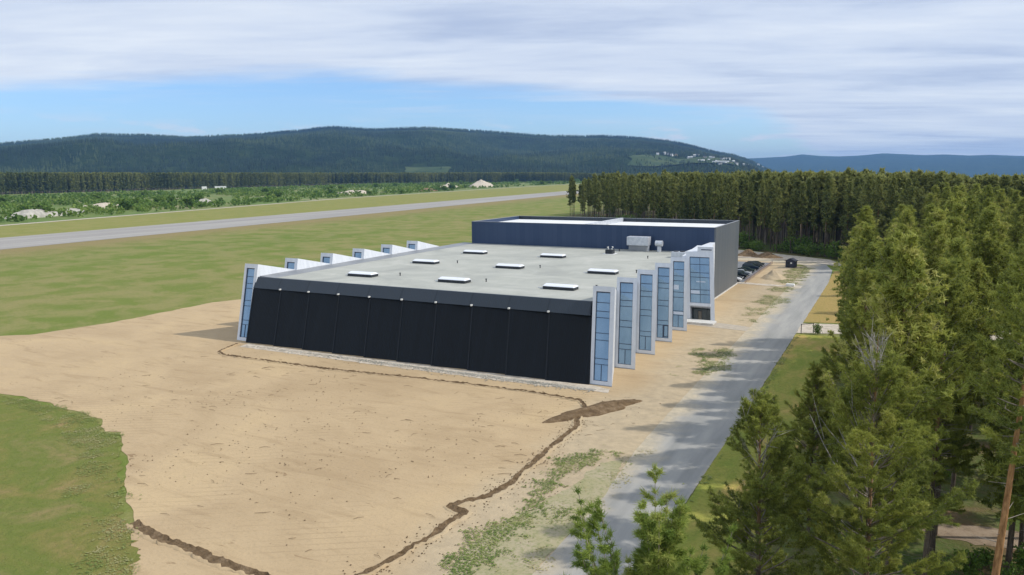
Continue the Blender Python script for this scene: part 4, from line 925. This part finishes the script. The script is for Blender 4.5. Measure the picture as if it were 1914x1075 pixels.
# the deeper forest, one mass
def forest_mass(name, pts, temps, seed, mats, label, hs=(.85, 1.1), cat='forest', mscale=60.):
    rs = np.random.RandomState(seed); VV = []; FF = []; TT = []; MI = []; c = 0
    pts = np.array(pts); sel = rs.randint(0, len(temps), len(pts)); tinttree = rs.uniform(-.25, .25, len(pts))
    for k, t in enumerate(temps):
        P = pts[sel == k]; tt = tinttree[sel == k]; n = len(P)
        if not n: continue
        tq = t['tf']; tri = np.concatenate([tq[:, [0, 1, 2]], tq[:, [0, 2, 3]]]); v = np.concatenate([t['tv'], t['fv']]); f = np.concatenate([tri, t['ff']+len(t['tv'])])
        ft = np.concatenate([np.zeros(len(tri))+.5, t['ft']]); mi = np.concatenate([np.ones(len(tri)), np.zeros(len(t['ff']))])
        a = rs.rand(n)*6.28; s = rs.uniform(hs[0], hs[1], n)*(P[:, 3] if P.shape[1] > 3 else 1.0); ca, sa = np.cos(a)[:, None], np.sin(a)[:, None]
        V = np.stack([(v[:, 0]*ca-v[:, 1]*sa)*s[:, None]+P[:, :1], (v[:, 0]*sa+v[:, 1]*ca)*s[:, None]+P[:, 1:2], v[:, 2]*s[:, None]+(P[:, 2:3] if P.shape[1] > 2 else 0)], -1)
        VV.append(V.reshape(-1, 3)); FF.append((f[None]+np.arange(n)[:, None, None]*len(v)+c).reshape(-1, 3)); c += n*len(v)
        mac = fbm(P[:, 0]/mscale, P[:, 1]/mscale, 4)*(2.6 if mscale > 200 else 1.6); TT.append(np.clip(ft[None]+tt[:, None]+mac[:, None], 0, 1).ravel()); MI.append(np.tile(mi, n))
    me = np_mesh(name, np.concatenate(VV), np.concatenate(FF), mats, tint=np.concatenate(TT), mi=np.concatenate(MI))
    print(name, len(pts), len(me.polygons)); return obj(name, me, label=label, cat=cat, kind='stuff')
M_barkfar = principled('distant_bark', lambda N, pos, b, o: N.l.new(N.ramp(N.noise(pos, .5, 3, .6), [(.35, (.20, .16, .13)), (.65, (.36, .30, .25))]), b.inputs['Base Color']), rough=.95)
lowp = [pine(seed=70+i, h=24, cb=.48, Lmax=3.0, gap=1.15, per=6, lod=3) for i in range(4)]
vlow = [pine(seed=80+i, h=23, cb=.42, Lmax=2.7, gap=2.6, per=5, lod=3, tuft=(3, 2.0, .85, .8)) for i in range(4)]
rsn = np.random.RandomState(9)
def hfac(a, D, z):
    w = min(1, max(0, (a+15)/20.)); return min(1.0, max(.55, (26.0-.0112*D*w-z)/24.))
def sample_forest(n):
    out = []
    while len(out) < n:
        D = 260+(rsn.rand()**1.7)*900; a = rsn.uniform(-24, 11); x = CX+D*math.sin(R_(a)); y = CY+D*math.cos(R_(a))
        # inside the wood, behind its edge
        ex = np.interp(y, [120, 135, 150, 165, 172, 186, 268, 352, 420, 2000], [60, 34, 27, 20, 10, -14, -80, -150, -140, -220])
        if x < ex+ (22 if y < 352 else 0): continue
        if y > 440 and a < -12.5+3*vnoise(y*.01, 3.3): continue
        out.append((x, y, 0.0, hfac(a, D, 0.0)*(1.05 if rsn.rand() < .05 else 1.0)))
    return out
forest_mass('pine_forest', sample_forest(4200), lowp, 3, [M_pinefar, M_barkfar], 'dense pine forest stretching away behind the hall and to the right', hs=(.78, 1.1))
pts = []
for k in range(9000):
    D = 1000+rsn.rand()**1.3*1500; a = rsn.uniform(-13.5, 16); zz = float(drop(a, D)); pts.append((CX+D*math.sin(R_(a)), CY+D*math.cos(R_(a)), zz, hfac(a, D, zz)))
forest_mass('pine_forest', pts, vlow, 4, [M_pinefar, M_barkfar], 'far reaches of the pine forest up to the horizon at right', hs=(.80, 1.04))
pts = []
LF = [(-1000, 260), (-1150, 590), (-1190, 900), (-1240, 1400), (-1000, 1900), (-760, 1990), (-350, 2080), (-160, 2120)]
Ls = np.array([math.dist(LF[i], LF[i+1]) for i in range(len(LF)-1)]); cs = np.concatenate([[0], np.cumsum(Ls)])
for k in range(8200):
    d = rsn.rand()*cs[-1]; i = min(len(LF)-2, np.searchsorted(cs, d)-1 if d > 0 else 0); f = (d-cs[i])/Ls[i]
    x = LF[i][0]+(LF[i+1][0]-LF[i][0])*f; y = LF[i][1]+(LF[i+1][1]-LF[i][1])*f
    r = math.hypot(x-CX, y-CY); q = rsn.rand()**1.6*210+12*float(vnoise(d*.02, 1)); x += (x-CX)/r*q; y += (y-CY)/r*q
    aa = math.degrees(math.atan2(x-CX, y-CY)); pts.append((x, y, float(drop(aa, r)), float(np.interp(aa, [-60, -25, -18, -9], [1.0, .86, .68, .5]))))
vlow2 = [pine(seed=84+i, h=23, cb=.22, Lmax=2.8, gap=2.4, per=5, lod=3, tuft=(3, 2.0, .85, .8)) for i in range(4)]
forest_mass('pine_forest', pts, vlow2, 5, [M_pinefar, M_barkfar], 'even row of tall pines lining the far side of the scrub land', hs=(1.05, 1.38))
# conifers on the hills
def cone_temp(seed):
    rs = np.random.RandomState(seed); V = []; F = []
    for (z0, z1, r) in ((0, 9, 4.2), (5, 15, 3.0), (10, 20, 1.8)):
        b = len(V); n = 5; V += [(r*math.cos(6.283*i/n+seed)*rs.uniform(.7, 1.2), r*math.sin(6.283*i/n+seed)*rs.uniform(.7, 1.2), z0+rs.uniform(-.8, .8)) for i in range(n)]+[(0, 0, z1)]
        F += [(b+i, b+(i+1) % n, b+n) for i in range(n)]
    return dict(tv=np.zeros((4, 3)), tf=np.array([[0, 1, 2, 3]]), fv=np.array(V), ff=np.array(F), ft=rs.uniform(.2, .7, len(F)))
N_ = 52000
a = rsn.uniform(-63, -6.5, N_); D = 2500+rsn.rand(N_)**.8*3500; sel = rsn.rand(N_) < .35; D[sel] = rsn.uniform(5000, 5750, sel.sum())
x = CX+D*np.sin(np.radians(a)); y = CY+D*np.cos(np.radians(a)); z = terrain_z(a, D)
k = (z > 6)
def clear_zone(a, D): return ((abs(a+14.3) < 3.9) & (D > 2900) & (D < 3500) & (fbm(a*1.3, D/180., 3) > -.07)) | ((abs(a+33.5) < 2.6) & (D > 2700) & (D < 3080) & (fbm(a*1.3, D/180., 3) > -.07)) | ((abs(a+43.3) < 1.2) & (abs(D-5150) < 130)) | ((np.abs(a+13) < 3.2) & (abs(D-3950) < 170))
k &= ~clear_zone(a, D)
forest_mass('hill_forest', np.stack([x, y, z-2], -1)[k], [cone_temp(i) for i in range(4)], 6, [M_hilltree, M_barkfar], 'dark conifers covering the long hills', hs=(.6, 1.1), mscale=420.)

# hillside fields and village
def field(a0, a1, d0, d1, label):
    A = np.linspace(a0, a1, 24); Dd = np.linspace(d0, d1, 12); AA, DD = np.meshgrid(A, Dd, indexing='ij'); e = .12*(a1-a0)*fbm(DD/150., AA, 3)*2
    AA2 = AA+e; ZZ = terrain_z(AA2, DD)+5; ra = np.radians(AA2); V = np.stack([CX+DD*np.sin(ra), CY+DD*np.cos(ra), ZZ], -1).reshape(-1, 3)
    i, j = np.meshgrid(np.arange(23), np.arange(11), indexing='ij'); q = (i*12+j).ravel(); F = np.stack([q, q+12, q+13, q+1], -1)
    obj('hill_field', np_mesh('hill_field', V, F, [M_field], smooth=True), label=label, kind='structure')
field(-18.0, -10.6, 2950, 3480, 'light green fields at the foot of the hill below the village')
field(-44.4, -42.2, 5060, 5240, 'small pale clearing high on the hill')
field(-34.5, -31.5, 2780, 2950, 'pale clearing at the foot of the central hill')
M_hw = [principled('house_wall_white', base=(.80, .80, .78)), principled('house_wall_ochre', base=(.55, .42, .25)), principled('house_wall_red', base=(.30, .09, .06)), principled('house_wall_grey', base=(.55, .56, .56))]
M_hr = principled('house_roof', base=(.10, .10, .11)); M_win = principled('house_window', base=(.05, .06, .08), rough=.2)
rh = random.Random(8)
vil = [(-16.2, 1.18, 0), (-15.7, 1.22, 0), (-15.5, 1.2, 3), (-15.2, 1.15, 0), (-14.9, 1.2, 1), (-14.0, .95, 0), (-13.8, .9, 0), (-13.6, 1.15, 0), (-13.4, 1.17, 3), (-13.25, .78, 0), (-13.0, .72, 0), (-12.85, .8, 3),
       (-12.6, .78, 0), (-12.45, .95, 0), (-12.3, .82, 3), (-12.2, .62, 0), (-12.05, .72, 0), (-11.95, .6, 0), (-11.8, .5, 3), (-11.6, .62, 0), (-11.4, .75, 0), (-11.3, .6, 0), (-11.1, .55, 1), (-10.9, .66, 0), (-10.7, .52, 3), (-10.2, .42, 0), (-9.9, .40, 0), (-9.5, .34, 1), (-9.2, .36, 0), (-8.9, .26, 0), (-8.4, .22, 0), (-7.9, .2, 3), (-12.9, 1.0, 1), (-11.7, .78, 3)]
for i, (azd, eld, kind) in enumerate(vil):
    best = None
    for D in np.arange(2900, 5600, 40.):
        zt = float(terrain_z(np.array([azd]), np.array([D]))[0]); e = math.degrees(math.atan2(zt+4-27, D))
        if e >= eld: best = (D, zt); break
    if best is None: D = 4200.; zt = float(terrain_z(np.array([azd]), np.array([D]))[0]); 
    else: D, zt = best
    w = rh.uniform(9, 15); dp = rh.uniform(8, 11); hh = rh.uniform(6, 8.5); x = CX+D*math.sin(R_(azd)); y = CY+D*math.cos(R_(azd))
    if i in (19, 20): w = 34; hh = 9
    e_ = empty('house', (x, y, zt-1), R_(rh.uniform(-40, 60)), label='tiny pale village house on the distant hillside', cat='house', group='village houses on the distant hill')
    b = MB(); b.box(-w/2, w/2, -dp/2, dp/2, -6, hh); b.build('wall', M_hw[kind], e_)
    b = MB(); r_ = hh+.05; b.mesh([(-w/2-.6, -dp/2-.6, r_), (w/2+.6, -dp/2-.6, r_), (w/2+.6, dp/2+.6, r_), (-w/2-.6, dp/2+.6, r_), (-w/2-.6, 0, r_+3.2), (w/2+.6, 0, r_+3.2)], [(0, 1, 5, 4), (2, 3, 4, 5), (0, 4, 3), (1, 2, 5), (3, 2, 1, 0)]); b.build('roof', M_hr if kind else M_hw[3], e_)
    b = MB()
    for q in (-.3, 0, .3): b.box(w*q-.8, w*q+.8, -dp/2-.06, -dp/2-.01, hh*.5, hh*.5+1.6)
    b.build('windows', M_win, e_)

# ------------------------------------------------------------------ broadleaf shrubs
def shrub(seed, h, r, n, blade=.35, w=.16):
    rs = np.random.RandomState(seed); segs = []; P = []; D = []; T = []
    for b in range(9):
        a = rs.rand()*6.28; L = h*rs.uniform(.6, 1.0); s = np.linspace(0, 1, 4); sp_ = r*rs.uniform(.3, .9)
        pts = np.stack([sp_*s**1.3*math.cos(a), sp_*s**1.3*math.sin(a), L*s], -1); segs.append((pts, .012*h*(1-.7*s)+.01))
        for q in range(n//9):
            f = rs.uniform(.25, 1.0); p = pts[0]+(pts[-1]-pts[0])*f+rs.normal(0, r*.27, 3)*np.array([1, 1, .7]); p[2] = max(p[2], .15*h); P.append(p); D.append([0, 0, 1.]); T.append(rs.uniform(.2, .8))
    V, F, T = tufts_mesh(np.array(P), np.array(D), np.array(T), 5, blade, w, .85, rs); tv, tf = wood_tubes(segs, 4)
    return {'stems': np_mesh('stems', tv, tf, [M_branch]), 'foliage': np_mesh('foliage', V, F, [M_leaf], tint=T)}
sh_near = [shrub(90+i, 3.0, 1.5, 360, .20, .09) for i in range(3)]
sh_far = [shrub(95+i, 7.0, 3.2, 200, 1.1, .55) for i in range(4)]
rs2 = random.Random(33)
for k, (x, y, s) in enumerate([(39.5, -34.5, .55), (41.2, -33, .7), (43.2, -33.6, .6), (45.2, -32, .8), (42.2, -31, .5), (44.4, -30.4, .6), (46.8, -30, .7), (40.6, -15, .6), (46.5, 2, .9), (48, -14, .7)]):
    plant(sh_near[k % 3], x, y, rs2.uniform(0, 6), (s, s), 'low leafy green bush on the forest floor at right', 'low bushes on the forest floor', 'leafy_bush', 'bush')
for k in range(74):
    t = .30+.70*k/73; x, y = edge_pt(t); x -= rs2.uniform(-3.5, 1.0); y -= rs2.uniform(-3.5, .5); s = rs2.uniform(.7, 2.1)
    plant(sh_near[k % 3], x, y, rs2.uniform(0, 6), (s*1.2, s), 'green bush along the forest edge beyond the gravel bank', 'bushes at the foot of the forest edge', 'leafy_bush', 'bush')
plant(sh_near[1], 24.6, 45.0, 1, (.55, .6), 'small green bush beside the dark metal gate frame', None, 'leafy_bush', 'bush')
for k in range(120):
    t = rs2.random(); lx = np.interp(t, np.linspace(0, 1, len(LINE)), [p[0] for p in LINE]); ly = np.interp(t**1.3*.86+.1, np.linspace(0, 1, len(LINE)), [p[1] for p in LINE])
    lx = np.interp(ly, [p[1] for p in LINE], [p[0] for p in LINE]); off = 18+rs2.random()**1.1*300; x = lx-off; y = ly+off*.3
    if vnoise(x*.012, y*.012) < .36: continue
    s = rs2.uniform(.6, 1.4)
    plant(sh_far[k % 4], x, y, rs2.uniform(0, 6), (s*1.25, s), 'bright green young birch among the scrub beyond the runway', 'young birches in the scrub beyond the runway', 'young_birch', 'young tree')
pp = []
for k in range(5200):
    ly = 120+rsn.rand()**1.2*1900; lx = np.interp(ly, [p[1] for p in LINE], [p[0] for p in LINE]); off = 12+rsn.rand()*520; x = lx-off; y = ly+off*.3
    if vnoise(x*.012, y*.012) < .42 and rsn.rand() < .85: continue
    pp.append((x, y))
def scrub_temp(seed):
    rs = np.random.RandomState(seed); P = rs.normal(0, 1.0, (14, 3))*np.array([1.5, 1.5, .8])+np.array([0, 0, 1.7]); V, F, T = tufts_mesh(P, np.tile([0, 0, 1.], (14, 1)), rs.uniform(.2, .8, 14), 3, 1.2, .7, .8, rs)
    V[:, 2] = np.maximum(V[:, 2], .1); return dict(tv=np.zeros((4, 3)), tf=np.array([[0, 1, 2, 3]]), fv=V, ff=F, ft=T)
forest_mass('scrub', pp, [scrub_temp(i) for i in range(4)], 12, [M_leaf, M_barkfar], 'low green scrub covering the land beyond the runway', hs=(.6, 1.5), cat='scrub')

# ------------------------------------------------------------------ small things
# parked cars
def car_parts(body_mat, van=False):
    prof = [(-2.2, .38), (-2.24, .75), (-2.12, .98), (-1.75, 1.04), (-1.35, 1.42), (-.55, 1.50), (.25, 1.44), (.95, 1.02), (1.75, .88), (2.15, .70), (2.22, .42)] if not van else \
           [(-2.25, .38), (-2.3, 1.0), (-2.2, 1.55), (-1.95, 1.68), (-.9, 1.74), (.3, 1.66), (1.05, 1.15), (1.85, 1.02), (2.2, .80), (2.26, .42)]
    def wid(z): return .88 if z < 1.0 else .88-.30*(z-1.0)
    mb = MB(); n = len(prof); L_ = [(x, -wid(z), z) for x, z in prof]; Rr = [(x, wid(z), z) for x, z in prof]; mb.mesh(L_+Rr, [tuple(range(n-1, -1, -1)), tuple(range(n, 2*n))]+[(i, i+1, n+i+1, n+i) for i in range(n-1)]+[(n-1, 0, n, 2*n-1)])
    win = MB(); zt = 1.36 if not van else 1.58; a0, a1, b0, b1 = (-1.52, .80, -1.22, .22) if not van else (-2.0, .92, -1.85, .30)
    for s in (-1, 1):
        y0 = s*(wid(1.08)+.012); y1 = s*(wid(zt)+.012); pts = [(a0, y0, 1.08), (a1, y0, 1.08), (b1, y1, zt), (b0, y1, zt)]; win.face(pts if s < 0 else pts[::-1])
    fx = [(.93, 1.05), (.30, 1.43)] if not van else [(1.02, 1.19), (.34, 1.64)]
    win.face([(fx[0][0]+.015, -.76, fx[0][1]+.02), (fx[0][0]+.015, .76, fx[0][1]+.02), (fx[1][0]+.02, .66, fx[1][1]+.012), (fx[1][0]+.02, -.66, fx[1][1]+.012)])
    wh = []
    for x in (-1.4, 1.38):
        for s in (-1, 1):
            t = MB(); t.tube([(x, s*.70, .32), (x, s*.90, .32)], [.32, .32], 14); wh.append(t)
    hl = []
    for s in (-1, 1):
        t = MB(); t.box(2.12, 2.235, s*.66-.16, s*.66+.16, .60, .74); hl.append(t)
    return mb, win, wh, hl
M_tyre = principled('tyre_rubber', base=(.02, .02, .02), rough=.8); M_head = principled('headlight', base=(.8, .82, .85), rough=.15)
paints = {'black': (.015, .018, .022), 'dark blue': (.02, .035, .06), 'silver': (.50, .52, .54), 'dark grey': (.06, .065, .07), 'white': (.8, .8, .8), 'dark green': (.02, .04, .035)}
pm = {k: principled('car_paint_'+k.replace(' ', '_'), base=v, rough=.18, spec=.7, metal=.2 if k != 'white' else 0) for k, v in paints.items()}
protos = {}
def car(x, y, paint, label, van=False):
    key = (paint, van)
    if key not in protos:
        e = empty('parked_car', (x, y, .055), 0, label=label, cat='car', group='cars parked behind the hall'); b, w, wh, hl = car_parts(pm[paint], van)
        b.build('body', pm[paint], e, bevel=.05); w.build('windows', M_glassdark, e)
        for t in wh: t.build('wheel', M_tyre, e)
        for t in hl: t.build('headlight', M_head, e)
        protos[key] = e
    else:
        src = protos[key]; e = src.copy(); COL.objects.link(e); e.location = (x, y, .055); e['label'] = label
        for ch in list(src.children): c = ch.copy(); COL.objects.link(c); c.parent = e
    return e
cars = [('white', 'white car nearest the hall corner, nose just showing', False), ('dark grey', 'dark grey car second from the hall corner', False), ('black', 'black car third from the hall corner', True), ('dark blue', 'dark blue car fourth from the hall corner', False),
        ('silver', 'silver car in the middle of the parked row', False), ('black', 'low black car just beyond the silver one', False), ('dark green', 'dark green car between a low black and a tall blue car', False), ('dark blue', 'tall dark blue car beyond the dark green one', True),
        ('black', 'black tall car near the far end of the row', True), ('dark grey', 'dark grey tall car close to the far end', True), ('black', 'last low black car before the soil heaps', False)]
for i, (pnt, lb, van) in enumerate(cars):
    car(-.55+rs2.uniform(-.35, .3), 103.2+i*3.15+(2.5 if i > 6 else 0), pnt, lb, van)
# row of short fence posts in front of the cars
M_post = principled('weathered_post', base=(.30, .22, .22), rough=.8)
pf = empty('post_fence', (2.9, 124, 0), label='low fence of thin posts between parked cars and sand', cat='fence')
b = MB()
for q in range(24):
    t = MB(); y_ = -23+q*1.9; t.box(-.06, .06, y_-.06, y_+.06, 0, .95); t.build('post', M_post, pf)
b.box(-.03, .03, -23, 20.8, .955, .99); b.build('rail', M_post, pf)
# hut
hu = empty('small_hut', (8.9, 138.4, .06), R_(-12), label='small dark hut with pitched roof at the road bend', cat='hut')
b = MB(); b.box(-1.25, 1.25, -1.1, 1.1, 0, 1.85); b.mesh([(-1.25, -1.1, 1.852), (1.25, -1.1, 1.852), (0, -1.1, 2.5), (-1.25, 1.1, 1.852), (1.25, 1.1, 1.852), (0, 1.1, 2.5)], [(0, 1, 2), (4, 3, 5)]); b.build('wall', principled('dark_hut_boards', base=(.045, .05, .075), rough=.6), hu)
b = MB()
for s in (-1, 1): b.hexa([(s*1.5, -1.3, 1.75), (0, -1.3, 2.53), (0, 1.3, 2.53), (s*1.5, 1.3, 1.75), (s*1.5, -1.3, 1.86), (0, -1.3, 2.64), (0, 1.3, 2.64), (s*1.5, 1.3, 1.86)])
b.build('roof', principled('dark_hut_roof', base=(.055, .055, .07), rough=.5), hu)
b = MB(); b.box(.1, .6, -1.16, -1.10, 1.1, 1.5); b.build('notice', M_lamp, hu)
b = MB(); b.box(-.9, -.15, -1.15, -1.10, .05, 1.7); b.build('door', M_darkmetal, hu)
# barrier frame
gt = empty('gate_frame', (22.9, 45.3, 0), R_(40), label='dark square metal gate frame beside the road', cat='gate frame')
for s in (-1, 1):
    b = MB(); b.tube([(s*1.15, 0, 0), (s*1.15, 0, 1.62)], [.06, .06], 8); b.build('post', M_darkmetal, gt)
b = MB(); b.tube([(-1.2, 0, 1.66), (1.2, 0, 1.66)], [.06, .06], 8); b.build('crossbar', M_darkmetal, gt)
# concrete block
b = MB(); b.box(-.95, .95, -.55, .55, 0, .5); b.box(-.85, .85, -.45, .45, .502, .56); o = b.build('concrete_block', principled('white_concrete', base=(.82, .82, .80)), label='white concrete block on the worn track by the road', cat='concrete block', bevel=.04); o.location = (13.4, 100.3, .06)
# white trailers far away at the wood edge
for k, (x, y, w) in enumerate([(-1090, 905, 8), (-1082, 935, 20)]):
    e_ = empty('site_trailer', (x, y, 0), R_(62), label=['short white site cabin before the far pines', 'long white site cabin before the far pines'][k], cat='cabin')
    b = MB(); b.box(-w/2, w/2, -1.6, 1.6, .4, 6.2); b.build('body', M_hw[0], e_); b = MB(); b.box(-w/2-.2, w/2+.2, -1.8, 1.8, 6.21, 6.5); b.build('roof', M_roofw, e_)

# ------------------------------------------------------------------ air
hz = MB(); hz.box(-20000, 20000, -1500, 18500, -70, 420)
hm = bpy.data.materials.new('haze'); hm.use_nodes = True; H = NT(hm.node_tree)
pv = H.add('ShaderNodeVolumePrincipled'); pv.inputs['Density'].default_value = 5.6e-5; pv.inputs['Color'].default_value = (.27, .54, 1.0, 1); pv.inputs['Anisotropy'].default_value = .0
ho = H.add('ShaderNodeOutputMaterial'); H.l.new(pv.outputs[0], ho.inputs['Volume'])
hz.build('haze', hm, label='thin bluish air between camera and distant hills', cat='haze', kind='stuff')
